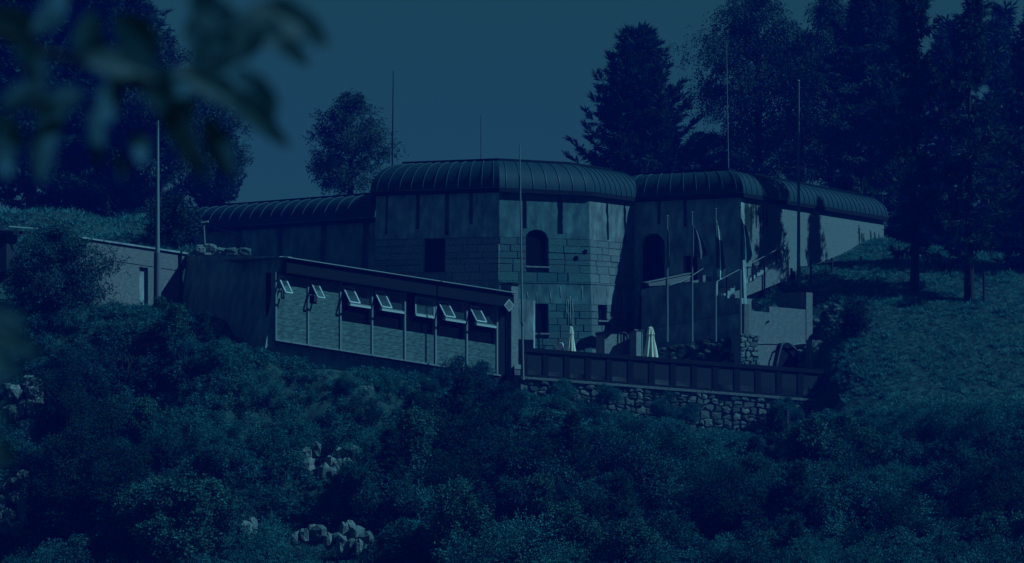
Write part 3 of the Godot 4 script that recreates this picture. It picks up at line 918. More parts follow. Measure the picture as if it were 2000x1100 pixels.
func rock_mesh(size: Vector3, seed_: int) -> ArrayMesh:
	var r := RandomNumberGenerator.new()
	r.seed = seed_
	var f := FastNoiseLite.new()
	f.seed = seed_ & 0xffff
	f.frequency = 0.9
	var g := G.new()
	var rows := []
	for i in 7:
		var ring := []
		var la := PI * (i / 6.0 - 0.5)
		for k in 9:
			var lo := TAU * k / 9.0
			var q := Vector3(cos(la) * cos(lo), sin(la), cos(la) * sin(lo))
			var m := maxf(absf(q.x), maxf(absf(q.y), absf(q.z)))
			q = q.lerp(q / m, 0.75) * (1.0 + f.get_noise_3dv(q * 1.4) * 0.35)
			ring.append(q * size)
		rows.append(ring)
	for i in 6:
		for k in 9:
			var j := (k + 1) % 9
			g.quad(rows[i][k], rows[i][j], rows[i + 1][j], rows[i + 1][k])
	return g.mesh()

func make_upper_works() -> void:
	# shaded terrace walls behind the flagpoles
	var a := plan(1250, 123.5); var b := plan(1446, 121)
	var nn := facing(a, b)
	var t := thing("terrace_wall", "shaded two-step concrete terrace wall behind the four flagpoles", "wall")
	var P := func(px: float, py: float, out := 0.0) -> Vector3: return on(px, py, a, b) + nn * out
	var up := G.new()
	up.prism([P.call(1250, 720, -0.3), P.call(1446, 720, -0.3), P.call(1446, 582, -0.3), P.call(1418, 582, -0.3), P.call(1418, 577, -0.3), P.call(1395, 577, -0.3), P.call(1395, 549, -0.3), P.call(1348, 552, -0.3), P.call(1303, 556, -0.3), P.call(1262, 562, -0.3), P.call(1250, 566, -0.3)], -nn * 0.4)
	put("upper_wall", up.mesh(), M.dark_wall, t)
	var lw := G.new()
	lw.prism([P.call(1282, 720), P.call(1446, 720), P.call(1446, 610), P.call(1310, 634), P.call(1282, 640)], -nn * 0.28)
	put("lower_wall", lw.mesh(), M.dark_wall, t)
	var led := G.new()
	led.prism([P.call(1282, 641, 0.02), P.call(1446, 611, 0.02), P.call(1446, 609.6, 0.02), P.call(1282, 639.4, 0.02)], -nn * 0.3)
	put("ledge", led.mesh(), M.render_wall, t)
	var fl := G.new()
	fl.prism([P.call(1250, 568, -0.4), P.call(1395, 552, -0.4), P.call(1395, 552, -0.4) + Vector3(0.6, 0, -5), P.call(1250, 568, -0.4) + Vector3(0, 0, -6)], Vector3(0, -0.3, 0))
	put("upper_floor", fl.mesh(), M.bunker, t)
	# pale balustrade facing the sun
	var k := thing("pale_balustrade", "pale low concrete balustrade on top of the shaded terrace wall", "balustrade")
	var k1 := G.new()
	var ka := plan(1262, 121.5); var kb := plan(1350, 123.5)
	var kn := facing(ka, kb)
	k1.prism([on(1269, 559, ka, kb), on(1300, 557, ka, kb), on(1300, 546, ka, kb), on(1266, 553.5, ka, kb)], -kn * 0.25)
	put("low_section", k1.mesh(), M.render_wall, k)
	var k2 := G.new()
	k2.prism([on(1304, 555, ka, kb), on(1348, 550.5, ka, kb), on(1348, 535.5, ka, kb), on(1304, 544, ka, kb)], -kn * 0.25)
	put("high_section", k2.mesh(), M.render_wall, k)
	var k3 := G.new()
	k3.prism([on(1262, 553, ka, kb) + kn * 0.05, on(1349, 534.6, ka, kb) + kn * 0.05, on(1349, 533, ka, kb) + kn * 0.05, on(1262, 551.5, ka, kb) + kn * 0.05], -kn * 0.4)
	put("coping", k3.mesh(), M.bunker, k)
	# bunker-like enclosure
	var c := plan(1441, 120.2); var d := plan(1590, 123.8)
	var cn := facing(c, d)
	var Q := func(px: float, py: float, out := 0.0) -> Vector3: return on(px, py, c, d) + cn * out
	var e := thing("concrete_enclosure", "square pale concrete enclosure with notched front wall right of the flagpoles", "enclosure")
	var f := G.new()
	f.prism([Q.call(1454, 672), Q.call(1574, 672), Q.call(1574, 605), Q.call(1503, 598.5), Q.call(1503, 610.5), Q.call(1468, 607.5), Q.call(1468, 594.5), Q.call(1454, 593.5)], -cn * 0.3)
	put("front_wall", f.mesh(), M.bunker, e)
	var lower := G.new()
	lower.prism([Q.call(1476, 725, -0.05), Q.call(1530, 725, -0.05), Q.call(1530, 672.5, -0.05), Q.call(1476, 671.5, -0.05)], -cn * 0.3)
	put("base_wall", lower.mesh(), M.bunker, e)
	var pl := G.new()
	pl.prism([Q.call(1574.4, 672, 0.03), Q.call(1586.5, 672, 0.03), Q.call(1586.5, 572, 0.03), Q.call(1574.4, 571, 0.03)], -cn * 3.2)
	put("end_wall", pl.mesh(), M.bunker, e)
	var lf := G.new()
	var l0: Vector3 = Q.call(1454, 672, 0.0); var l1: Vector3 = Q.call(1454, 594, 0.0)
	lf.prism([l0, l1, l1 + Vector3(-0.75, 0, -1.6), l0 + Vector3(-0.75, 0, -1.6)], Vector3(0.3, 0, -0.12))
	put("side_wall", lf.mesh(), M.bunker, e)
	var bk := G.new()
	var ba := plan(1444, 125.2); var bb := plan(1582, 123.6)
	bk.prism([on(1444, 680, ba, bb), on(1582, 680, ba, bb), on(1575, 571, ba, bb), on(1446, 588, ba, bb)], -facing(ba, bb) * 0.3)
	put("back_wall", bk.mesh(), M.bunker, e)
	var bt := G.new()
	bt.box(Q.call(1497, 632, 0.0), Vector3(0.14, 0.12, 0), Vector3(-0.04, 0.06, 0), cn * 0.08)
	put("bolt", bt.mesh(), M.dark_metal, e)
	# stone pier
	var p := thing("stone_pier", "pale rubble stone pier under the left corner of the concrete enclosure", "pier")
	var pc := G.new()
	pc.prism([Q.call(1442, 730, 0.12), Q.call(1480, 730, 0.12), Q.call(1476, 655, 0.12), Q.call(1442, 652, 0.12)], -cn * 0.8)
	put("core", pc.mesh(), M.mortar, p)
	var zero := func(_x: float) -> float: return 0.0
	masonry(p, Q, zero, 1441.0, 1480.0, 651.0, [9.0, 8.0, 10.0, 9.0, 11.0, 9.0, 10.0, 12.0], 8.0, 13.0, 0.12)
	# rubble bank left of it
	var rb := thing("rubble_bank", "bank of loose rubble with painted-in shade below the terrace wall, behind the parapet", "rubble")
	var rg := G.new()
	rg.prism([at(1288, 740, 121), at(1442, 740, 120.6), at(1442, 658, 120.9), at(1380, 664, 121.2), at(1330, 676, 121.4), at(1288, 685, 121.5)], Vector3(-0.3, 0, -1.5))
	put("bank", rg.mesh(), M.soil, rb)
	for m in 90:
		var px := rng.randf_range(1288, 1442)
		var ty := lerpf(684, 657, (px - 1288) / 154.0)
		var u := rng.randf()
		put("stone", rock_mesh(Vector3(0.2, 0.13, 0.18) * rng.randf_range(0.4, 1.2), rng.randi()), [M.moss_shade, M.moss_shade, M.rubble[2], M.soil][rng.randi() % 4], rb).position = at(px, ty + u * u * 60, 120.9 - u * 0.3)  # stones coloured dark to stand for the shade on this bank
	# arched recess with bent pipes
	var h := thing("hooped_pipe_frame", "dark recess framed by bent metal hoop pipes beneath the concrete enclosure", "pipe frame")
	var rc := G.new()
	rc.prism([Q.call(1508, 735, 0.12), Q.call(1580, 735, 0.12), Q.call(1574, 676, 0.12), Q.call(1548, 672, 0.12), Q.call(1522, 670, 0.12)], -cn * 0.2)
	put("recess", rc.mesh(), M.fascia, h)
	for e2 in [[[1506, 730], [1514, 690], [1520, 672], [1527, 668], [1535, 671], [1545, 681], [1552, 692]], [[1552, 690], [1562, 706], [1573, 726]], [[1574, 672], [1577, 690], [1580, 730]], [[1580, 668], [1582, 674], [1574, 684], [1566, 688]], [[1540, 674], [1560, 671], [1584, 673]]]:
		var hp := G.new()
		var path := []; var rad := []
		for q in e2:
			path.append(Q.call(q[0], q[1], 0.35)); rad.append(0.06)
		hp.tube(path, rad, 8)
		put("hoop_pipe", hp.mesh(), M.dull_steel, h)
	for m in 26:
		var px := rng.randf_range(1556, 1580)
		put("stone", rock_mesh(Vector3(0.2, 0.16, 0.16) * rng.randf_range(0.6, 1.3), rng.randi()), M.rubble[rng.randi() % 3], h).position = Q.call(px, rng.randf_range(676, 720), 0.2)
	var rw := thing("rough_wall", "rough grey wall end right of the hoop pipes, against the grass bank", "wall")
	var rwg := G.new()
	var qa := plan(1578, 121.6); var qb := plan(1632, 122.6)
	rwg.prism([on(1582, 790, qa, qb), on(1630, 800, qa, qb), on(1627, 666, qa, qb), on(1587, 664, qa, qb)], -facing(qa, qb) * 0.6)
	put("wall_face", rwg.mesh(), M.stone_dark, rw)
	for m in 60:
		var q := rock_mesh(Vector3(0.22, 0.16, 0.12) * rng.randf_range(0.6, 1.4), rng.randi())
		put("stone", q, M.rubble[rng.randi() % 3], rw).position = on(rng.randf_range(1584, 1628), rng.randf_range(668, 770), qa, qb)

func make_stairs() -> void:
	var t := thing("staircase", "concrete staircase climbing right to the grass beneath the lit wing", "stairs")
	var a := plan(1415, 122.6); var b := plan(1540, 126.5)
	var nn := facing(a, b)
	var P := func(px: float, py: float, out := 0.0) -> Vector3: return on(px, py, a, b) + nn * out
	var line := func(px: float) -> float: return 575 - (px - 1425) * 0.6
	var st := G.new()
	st.prism([P.call(1424, 592, 0.0), P.call(1541, 545, 0.0), P.call(1541, 509, 0.0), P.call(1534, 509, 0.0), P.call(1440, 570, 0.0), P.call(1424, 580, 0.0)], -nn * 0.25)
	put("stringer", st.mesh(), M.bunker, t)
	for k in 15:
		var px := 1408.0 + k * 8.4
		var y: float = 578 - k * 5.1
		var g := G.new()
		var o: Vector3 = P.call(px, y, -0.28)
		var o2: Vector3 = P.call(px + 8.4, y, -0.28)
		g.box(o, o2 - o, Vector3(0, -0.9, 0), -nn * 1.5)
		put("step", g.mesh(), M.shade_lifted_concrete, t)
	var bs := G.new()
	bs.prism([P.call(1392, 590, -1.9), P.call(1540, 545, -1.9), P.call(1540, 500, -1.9), P.call(1478, 516, -1.9), P.call(1440, 536, -1.9), P.call(1400, 549, -1.9)], -nn * 0.25)
	put("back_stringer", bs.mesh(), M.bunker, t)
	for k in 4:
		var q := G.new()
		var px := 1392.0 + k * 22
		q.prism([P.call(px, 578 - k * 12, -1.8), P.call(px + 5, 578 - k * 12, -1.8), P.call(px + 5, 546 - k * 10, -1.8), P.call(px, 546 - k * 10, -1.8)], nn * 0.1)
		put("pale_post", q.mesh(), M.bunker, t)
	var cheek := G.new()
	cheek.prism([P.call(1426, 612, 0.4), P.call(1437, 612, 0.4), P.call(1437, 575, 0.4), P.call(1426, 575, 0.4)], -nn * 0.3)
	put("newel", cheek.mesh(), M.bunker, t)
	var rails := [[[1352, 556], [1385, 545], [1441, 508], [1452, 502], -1.9], [[1398, 552], [1420, 540], [1500, 498], [1530, 481], -0.05]]
	for r in rails:
		var g := G.new()
		var path := []
		for k in 4:
			path.append(P.call(r[k][0], r[k][1], r[4]))
		g.tube(path, [0.026, 0.026, 0.026, 0.026], 8)
		put("handrail", g.mesh(), M.steel, t)
	for q in [[1422, 540, 578, -0.1], [1473, 512, 556, -0.1], [1491, 502, 578, 0.1], [1519, 487, 520, -0.1], [1455, 505, 545, -1.8]]:
		var g := G.new()
		g.tube([P.call(q[0], q[1], q[3]), P.call(q[0], q[2], q[3])], [0.06, 0.06], 8)
		put("rail_post", g.mesh(), M.dark_metal, t)

func make_terrace_things() -> void:
	var d := 119.0
	for s in [["square concrete planter topped with rubble, under the tower's right face", 1164, 1181, 1228, 653, 119.6], ["narrow concrete planter with a dark gap, left of the larger parasol", 1230, 1243, 1262, 648, 119.4]]:
		var t := thing("concrete_planter", s[0], "planter", Vector3.ZERO, "planters on the terrace")
		var g := G.new()
		var c0 := at(s[2], 720, s[5]); var c1 := at(s[3], 720, s[5] + 1.3)
		var up := Vector3(0, (720 - s[4]) * s[5] / F, 0)
		var l := at(s[1], 720, s[5] + 0.5)
		g.prism([c0, c1, c1 + (l - c0), l], up)
		put("box", g.mesh(), M.bunker, t)
		var soil := G.new()
		soil.prism([c0.lerp(c1, 0.1) + up, c1 + up * 1.0, c1 + (l - c0) + up, l + up], Vector3(0, 0.04, 0))
		put("soil", soil.mesh(), M.soil, t)
		for k in 9:
			put("stone", rock_mesh(Vector3(0.16, 0.1, 0.14) * rng.randf_range(0.6, 1.2), rng.randi()), M.rubble[rng.randi() % 3], t).position = c0.lerp(c1, rng.randf_range(0.3, 1.0)) + (l - c0) * rng.randf_range(0.1, 0.8) + up * 1.02
	var fun := thing("funnel_planter", "pale concrete panel with slanted right edge behind the larger parasol", "panel")
	var fg := G.new()
	fg.prism([at(1247, 715, 120.2), at(1276, 715, 120.4), at(1281, 675, 120.4), at(1288, 652, 120.4), at(1247, 649, 120.2)], Vector3(-0.2, 0, -0.5))
	put("slab", fg.mesh(), M.bunker, fun)
	var beam := thing("dark_bench", "dark slab lying on the square concrete planter by the tower", "slab")
	var bg := G.new()
	bg.box(at(1163, 655, 119.4), Vector3(0.95, 0.06, -0.2), Vector3(0, 0.16, 0), Vector3(0, 0, -0.5))
	put("slab", bg.mesh(), M.fascia, beam)
	# parasols
	for u in [[1115.0, 637.0, 118.3, 0.86, "closed cream parasol beside the person on the terrace"], [1270.5, 638.0, 118.8, 1.2, "wider closed cream parasol between planter and rubble bank"]]:
		var top := at(u[0], u[1], u[2])
		var floor_y := at(u[0], 725 + (u[0] - 1025) * 0.07, u[2]).y
		var t := thing("closed_parasol", u[4], "parasol", Vector3(top.x, floor_y, top.z), "closed parasols on the terrace")
		var h := top.y - floor_y
		var g := G.new()
		g.tube([Vector3.ZERO, Vector3(0, h, 0)], [0.03, 0.025], 8)
		put("pole", g.mesh(), M.wood, t)
		var c := G.new()
		var n := 40
		var rings := []
		for q in [[0.02, 0.0], [0.1, -0.05], [0.15, -0.22], [0.2, -0.45], [0.17, -0.52], [0.2, -0.8], [0.27, -1.2], [0.33, -1.65], [0.35, -1.9]]:
			var ring := []
			for k in n:
				var w := TAU * k / n
				var fold := 0.72 + 0.38 * absf(sin(w * 4.0 + q[1] * 0.5)) + 0.06 * sin(w * 3.0 + u[0])
				var r: float = q[0] * fold * u[3]
				ring.append(Vector3(cos(w) * r, h + q[1], sin(w) * r))
			rings.append(ring)
		for i in rings.size() - 1:
			for k in n:
				var j := (k + 1) % n
				c.quad(rings[i][k], rings[i][j], rings[i + 1][j], rings[i + 1][k])
		put("folded_canopy", c.mesh(), M.canvas, t)
		var fin := G.new()
		fin.lathe(Vector3(0, h - 0.02, 0), [Vector2(0.0, 0.16), Vector2(0.05, 0.12), Vector2(0.05, 0.05), Vector2(0.02, 0.0)], 8)
		put("finial", fin.mesh(), M.wood, t)
		var bs := G.new()
		bs.box(Vector3(-0.3, 0, -0.3), Vector3(0.6, 0, 0), Vector3(0, 0.08, 0), Vector3(0, 0, 0.6))
		put("base", bs.mesh(), M.dull_steel, t)

# ---------------------------------------------------------------- poles and flags
func pole(called: String, label: String, cat: String, px: float, py0: float, py1: float, d: float, r0: float, r1: float, m: Material, group := "", px1 := -1.0) -> Node3D:
	var base := at(px, py0, d)
	var t := thing(called, label, cat, base, group)
	var g := G.new()
	var top := at(px if px1 < 0 else px1, py1, d) - base
	g.tube([Vector3.ZERO, top * 0.5, top], [r0, (r0 + r1) / 2, r1], 10)
	put("pole", g.mesh(), m, t)
	return t
func make_poles() -> void:
	var t := pole("mast", "tall thin mast in front of the tower's lit face", "mast", 1021.5, 742, 283, 112.5, 0.075, 0.03, M.steel, "", 1015)
	var col := G.new()
	col.tube([at(1020.6, 634, 112.5) - t.position, at(1020.6, 630, 112.5) - t.position], [0.11, 0.11], 10)
	put("collar", col.mesh(), M.steel, t)
	t = pole("lamp_mast", "tall steel pole on the slope in front of the lit wing", "pole", 1560, 570, 160, 126.5, 0.12, 0.06, M.dull_steel)
	var fin := G.new()
	fin.lathe(Vector3(0, (570 - 160) * 126.5 / F, 0), [Vector2(0.07, 0.0), Vector2(0.1, 0.06), Vector2(0.0, 0.16)], 8)
	put("finial", fin.mesh(), M.steel, t)
	t = pole("tall_mast", "tall pole in front of the rendered wall, left of the annexe", "pole", 307, 600, 235, 108.5, 0.14, 0.06, M.steel, "", 308)
	var sl := G.new()
	sl.tube([Vector3.ZERO, Vector3(0, 2.9, 0)], [0.2, 0.18], 10)
	put("sleeve", sl.mesh(), M.dull_steel, t)
	pole("lightning_rod", "thin lightning rod rising at the left end of the tower roof", "rod", 766, 332, 138, 127, 0.05, 0.025, M.dark_metal, "", 768)
	pole("roof_aerial", "very thin short aerial behind the middle of the tower roof", "aerial", 939, 322, 222, 127, 0.02, 0.012, M.dark_metal)
	pole("wing_rod", "thin lightning rod at the corner of the right wing roof", "rod", 1423, 336, 85, 127, 0.035, 0.02, M.steel, "", 1419)
	t = pole("street_lamp", "slim lamp post with small flat head above the shaded wall", "street lamp", 402, 520, 436, 119.5, 0.06, 0.045, M.steel, "", 397.5)
	var head := G.new()
	head.box(Vector3(-0.28, (520 - 436) * 119.5 / F, -0.1), Vector3(0.42, 0.05, 0), Vector3(0, 0.09, 0), Vector3(0, 0, 0.2))
	put("lamp_head", head.mesh(), M.frame, t)
	# flagpoles
	var defs := [[1303.5, 668, 425, "flagpole with a dark limp flag, leftmost of the four"], [1352, 668, 418, "flagpole whose dark limp flag hangs out in a diagonal fold"], [1398, 668, 411, "flagpole with a white and dark limp flag"], [1446.5, 654, 406, "flagpole with a teal limp flag before the mossy wing corner"]]
	for i in 4:
		var q: Array = defs[i]
		var d := 119.9
		t = pole("flagpole", q[3], "flagpole", q[0], q[1], q[2], d, 0.065, 0.04, M.steel, "flagpoles on the terrace")
		var top: float = (q[1] - q[2]) * d / F
		var ball := G.new()
		ball.lathe(Vector3(0, top, 0), [Vector2(0.03, 0), Vector2(0.07, 0.05), Vector2(0.07, 0.1), Vector2(0.0, 0.15)], 8)
		put("finial", ball.mesh(), M.steel, t)
		# the cloth hangs from the upper halyard point in folds; columns of the cloth by rows
		var y0 := top - 0.55
		var shape: Array = [[0.12, 0.42, 0.0, 2.3], [0.6, 0.5, 0.35, 2.0], [0.46, 0.2, 0.1, 3.4], [0.62, 0.5, 0.15, 2.6]][i]
		var bands: Array = [[[0.0, 1.0, M.flag_dark]], [[0.0, 1.0, M.flag_dark]], [[0.0, 0.3, M.flag_white], [0.3, 0.85, M.flag_dark], [0.85, 1.0, M.flag_white]], [[0.0, 0.35, M.flag_dark], [0.35, 1.0, M.flag_teal]]][i]
		var hang: float = shape[3]
		var names := ["flag_cloth", "flag_cloth", "flag_cloth"]
		for bnd in bands:
			var g := G.new()
			var rows := 14
			for r in rows:
				var ua := lerpf(bnd[0], bnd[1], r / float(rows))
				var ub := lerpf(bnd[0], bnd[1], (r + 1) / float(rows))
				for k in 10:
					var pts := []
					for z in [[ua, k], [ua, k + 1], [ub, k + 1], [ub, k]]:
						var u: float = z[0]
						var s: float = z[1] / 10.0
						var wide: float = lerpf(0.05, shape[0], sqrt(u)) * (1.0 if u < 0.85 else 1.0 - (u - 0.85) * 2.2 * s)
						var x: float = s * wide + shape[2] * u * s
						var zz := sin(s * 11.0 + u * 1.5 + i) * 0.11 * (0.3 + u)
						pts.append(Vector3(0.05 + x, y0 - u * hang - s * 0.35 * (1 - u) + 0.1 * sin(s * 9.0) * u, 0.05 + zz))
					g.quad(pts[0], pts[1], pts[2], pts[3])
			put("flag_cloth", g.mesh(), bnd[2], t)
	# fence posts on the grass
	for q in [[1546, 560, 524, 127.5, "short dark post left of the steel pole at the stair top"], [1551, 562, 530, 127.8, "short dark post touching the steel pole"], [1584, 550, 508, 129, "dark fence post just right of the steel pole"], [1625, 537, 504, 131, "dark fence post on the grass, mid-way along the lit wing"], [1682, 516, 500, 135, "dark fence post farthest along the lit wing"], [1922, 600, 530, 125, "thin dark stake under the conifers, right of the big trunks"]]:
		t = pole("fence_post", q[4], "post", q[0], q[1] + 6, q[2], q[3], 0.09, 0.08, M.wood, "fence posts on the grass bank")
	var wire := thing("wire_fence", "two slack wires between the dark fence posts on the grass bank", "wire")
	for y in [0.35, 0.8]:
		var path := []; var rad := []
		for q in [[1546, 560, 524, 127.5], [1584, 550, 508, 129], [1625, 537, 504, 131], [1682, 516, 500, 135]]:
			path.append(at(q[0], lerpf(q[1], q[2], y), q[3])); rad.append(0.012)
		var g := G.new()
		g.tube(path, rad, 5)
		put("strand", g.mesh(), M.dull_steel, wire)
	# old timber post in the bushes, low right
	t = pole("timber_post", "weathered dark timber post among bushes below the parapet", "post", 1536, 910, 800, 111, 0.16, 0.14, M.wood)
	# leaning pole on the grass
	t = pole("leaning_stick", "short leaning pole on the grass beside the enclosure", "pole", 1612, 672, 650, 122, 0.05, 0.05, M.wood, "", 1628)

# ---------------------------------------------------------------- a person behind the parapet
func capsule(p: Vector3, a: Vector3, b: Vector3, ra: float, rb: float) -> float:
	var ab := b - a
	var h := clampf((p - a).dot(ab) / ab.length_squared(), 0, 1)
	return p.distance_to(a + ab * h) - lerpf(ra, rb, h)
func net(bones: Array, cell: float, k: float) -> G:
	var lo := Vector3(9, 9, 9); var hi := -lo
	for b in bones:
		for e in [[b[0], b[2]], [b[1], b[3]]]:
			lo = lo.min(e[0] - Vector3.ONE * (e[1] + cell * 2)); hi = hi.max(e[0] + Vector3.ONE * (e[1] + cell * 2))
	var n := Vector3i(((hi - lo) / cell).ceil()) + Vector3i.ONE
	var f := PackedFloat32Array()
	f.resize(n.x * n.y * n.z)
	for x in n.x: for y in n.y: for z in n.z:
		var p := lo + Vector3(x, y, z) * cell
		var s := 1.0
		for b in bones:
			var d := capsule(p, b[0], b[1], b[2], b[3])
			var m := clampf(0.5 + 0.5 * (s - d) / k, 0, 1)
			s = lerpf(s, d, m) - k * m * (1 - m)
		f[(x * n.y + y) * n.z + z] = s
	var id := func(x: int, y: int, z: int) -> int: return (x * n.y + y) * n.z + z
	var vert := {}
	for x in n.x - 1: for y in n.y - 1: for z in n.z - 1:
		var sum := Vector3.ZERO; var cnt := 0
		for e in [[0,0,0,1,0,0],[0,1,0,1,1,0],[0,0,1,1,0,1],[0,1,1,1,1,1],[0,0,0,0,1,0],[1,0,0,1,1,0],[0,0,1,0,1,1],[1,0,1,1,1,1],[0,0,0,0,0,1],[1,0,0,1,0,1],[0,1,0,0,1,1],[1,1,0,1,1,1]]:
			var u: float = f[id.call(x + e[0], y + e[1], z + e[2])]
			var w: float = f[id.call(x + e[3], y + e[4], z + e[5])]
			if (u < 0) != (w < 0):
				var t := u / (u - w)
				sum += Vector3(x, y, z) + Vector3(e[0], e[1], e[2]).lerp(Vector3(e[3], e[4], e[5]), t); cnt += 1
		if cnt: vert[id.call(x, y, z)] = lo + sum / cnt * cell
	var g := G.new()
	for x in range(1, n.x - 1): for y in range(1, n.y - 1): for z in range(1, n.z - 1):
		var o: float = f[id.call(x, y, z)]
		for ax in 3:
			var d := [[1,0,0],[0,1,0],[0,0,1]][ax] as Array
			var q: float = f[id.call(x + d[0], y + d[1], z + d[2])]
			if (o < 0) != (q < 0):
				var u := [[0,1,0],[0,0,1],[1,0,0]][ax] as Array
				var w := [[0,0,1],[1,0,0],[0,1,0]][ax] as Array
				var c := []
				for s in [[0,0],[1,0],[1,1],[0,1]]:
					c.append(vert[id.call(x - u[0]*s[0] - w[0]*s[1], y - u[1]*s[0] - w[1]*s[1], z - u[2]*s[0] - w[2]*s[1])])
				if o < 0: g.quad(c[0], c[3], c[2], c[1])
				else: g.quad(c[0], c[1], c[2], c[3])
	return g
func make_person() -> void:
	var head_top := at(1091.5, 661, 118.6)
	var t := thing("person", "person with dark hair and white top standing behind the parapet", "person", head_top - Vector3(0, 1.7, 0))
	var V := func(x: float, y: float, z: float) -> Vector3: return Vector3(x, y, z)
	var body := [[V.call(-0.1, 0.9, 0), V.call(-0.1, 0.48, 0.02), 0.09, 0.06], [V.call(-0.1, 0.48, 0.02), V.call(-0.11, 0.08, -0.02), 0.06, 0.045], [V.call(-0.11, 0.05, -0.02), V.call(-0.12, 0.04, 0.14), 0.045, 0.035],
		[V.call(0.1, 0.9, 0), V.call(0.1, 0.48, 0.02), 0.09, 0.06], [V.call(0.1, 0.48, 0.02), V.call(0.11, 0.08, -0.02), 0.06, 0.045], [V.call(0.11, 0.05, -0.02), V.call(0.12, 0.04, 0.14), 0.045, 0.035],
		[V.call(0, 0.92, 0), V.call(0, 1.15, 0), 0.14, 0.13], [V.call(-0.07, 1.2, 0), V.call(0.07, 1.2, 0), 0.12, 0.12], [V.call(-0.15, 1.37, 0), V.call(0.15, 1.37, 0), 0.065, 0.065], [V.call(0, 1.38, 0), V.call(0, 1.5, 0.02), 0.055, 0.05],
		[V.call(0, 1.6, 0.02), V.call(0, 1.54, 0.04), 0.1, 0.075]]
	for s in [-1, 1]:
		body.append([V.call(s * 0.19, 1.36, 0), V.call(s * 0.24, 1.08, 0.03), 0.05, 0.042])
		body.append([V.call(s * 0.24, 1.08, 0.03), V.call(s * 0.18, 0.9, 0.2), 0.04, 0.03])
		body.append([V.call(s * 0.18, 0.9, 0.2), V.call(s * 0.17, 0.88, 0.28), 0.032, 0.022])
		for q in 4:
			body.append([V.call(s * 0.17, 0.88, 0.28), V.call(s * (0.145 + q * 0.018), 0.86 - 0.01 * (q % 2), 0.36), 0.012, 0.009])
		body.append([V.call(s * 0.16, 0.89, 0.25), V.call(s * 0.11, 0.9, 0.3), 0.012, 0.009])
	body.append([V.call(0, 1.575, 0.11), V.call(0, 1.555, 0.13), 0.014, 0.012])
	for s in [-1, 1]:
		body.append([V.call(s * 0.095, 1.59, 0.02), V.call(s * 0.1, 1.56, 0.02), 0.018, 0.014])
	put("body", net(body, 0.02, 0.03).mesh(), M.skin, t)
	var shirt := [[V.call(0, 0.98, 0), V.call(0, 1.16, 0), 0.165, 0.155], [V.call(-0.07, 1.22, 0), V.call(0.07, 1.22, 0), 0.145, 0.145], [V.call(-0.16, 1.37, 0), V.call(0.16, 1.37, 0), 0.085, 0.085], [V.call(-0.19, 1.36, 0), V.call(-0.225, 1.2, 0.02), 0.072, 0.068], [V.call(0.19, 1.36, 0), V.call(0.225, 1.2, 0.02), 0.072, 0.068]]
	put("white_top", net(shirt, 0.025, 0.03).mesh(), M.shirt, t)
	var legs := [[V.call(-0.1, 0.92, 0), V.call(-0.1, 0.48, 0.02), 0.11, 0.08], [V.call(-0.1, 0.48, 0.02), V.call(-0.11, 0.12, -0.02), 0.08, 0.065], [V.call(0.1, 0.92, 0), V.call(0.1, 0.48, 0.02), 0.11, 0.08], [V.call(0.1, 0.48, 0.02), V.call(0.11, 0.12, -0.02), 0.08, 0.065]]
	put("trousers", net(legs, 0.025, 0.03).mesh(), M.cloth_dark, t)
	var hair := [[V.call(0, 1.625, -0.01), V.call(0, 1.56, -0.06), 0.112, 0.09], [V.call(0, 1.56, -0.07), V.call(0, 1.46, -0.06), 0.07, 0.05]]
	put("hair", net(hair, 0.02, 0.02).mesh(), M.hair, t)

# ---------------------------------------------------------------- plants
func leaf_tone(base: Color, r: RandomNumberGenerator, spread := 0.45) -> Color:
	var k := 1.0 + r.randf_range(-spread, spread)
	return Color(base.r * k, base.g * k * r.randf_range(0.92, 1.08), base.b * k)
func add_leaf(g: G, p: Vector3, dir: Vector3, side: Vector3, l: float, w: float, col: Color) -> void:
	var m := p + dir * l * 0.5
	var a := m + side * w
	var b := m - side * w
	var e := p + dir * l
	g.v.append(p); g.v.append(a); g.v.append(e)
	g.v.append(p); g.v.append(e); g.v.append(b)
	for k in 6: g.c.append(col)
func rand_dir(r: RandomNumberGenerator) -> Vector3:
	var z := r.randf_range(-1, 1)
	var a := r.randf() * TAU
	var s := sqrt(1 - z * z)
	return Vector3(s * cos(a), z, s * sin(a))

# a broad-leaved crown made of twigs that carry leaves, one metre in radius
func crown_mesh(seed_: int, lobes: int, leaves: int, leaf: float, base: Color, stretch: Vector3, droop: float) -> ArrayMesh:
	var r := RandomNumberGenerator.new()
	r.seed = seed_
	var g := G.new()
	var balls := []
	for k in lobes:
		var d := rand_dir(r) * pow(r.randf(), 0.4) * 0.95
		d.y = absf(d.y) * 1.25 - 0.25
		balls.append([d * stretch, r.randf_range(0.16, 0.4) * (1.2 - d.length() * 0.55), r.randf_range(0.6, 1.3)])
	var twigs := leaves / 9
	for t in twigs:
		var b: Array = balls[r.randi() % lobes]
		var dir := rand_dir(r)
		var rad: float = b[1] * pow(r.randf(), 0.35)
		var p: Vector3 = b[0] + dir * rad
		var grow := (dir + Vector3(0, 0.35 - droop, 0) + rand_dir(r) * 0.6).normalized()
		var l := leaf * r.randf_range(2.2, 4.5)
		var tone := leaf_tone(base * b[2], r, 0.3)
		for k in 9:
			var s := k / 8.0
			var q := p + grow * l * s + Vector3(0, -droop * s * s * l * 0.7, 0)
			var ld := (grow * 0.6 + rand_dir(r) + Vector3(0, -droop * 0.5, 0)).normalized()
			var sd := ld.cross(rand_dir(r)).normalized()
			add_leaf(g, q, ld, sd, leaf * r.randf_range(0.7, 1.3), leaf * r.randf_range(0.24, 0.4), leaf_tone(tone, r, 0.3))
	return g.mesh()
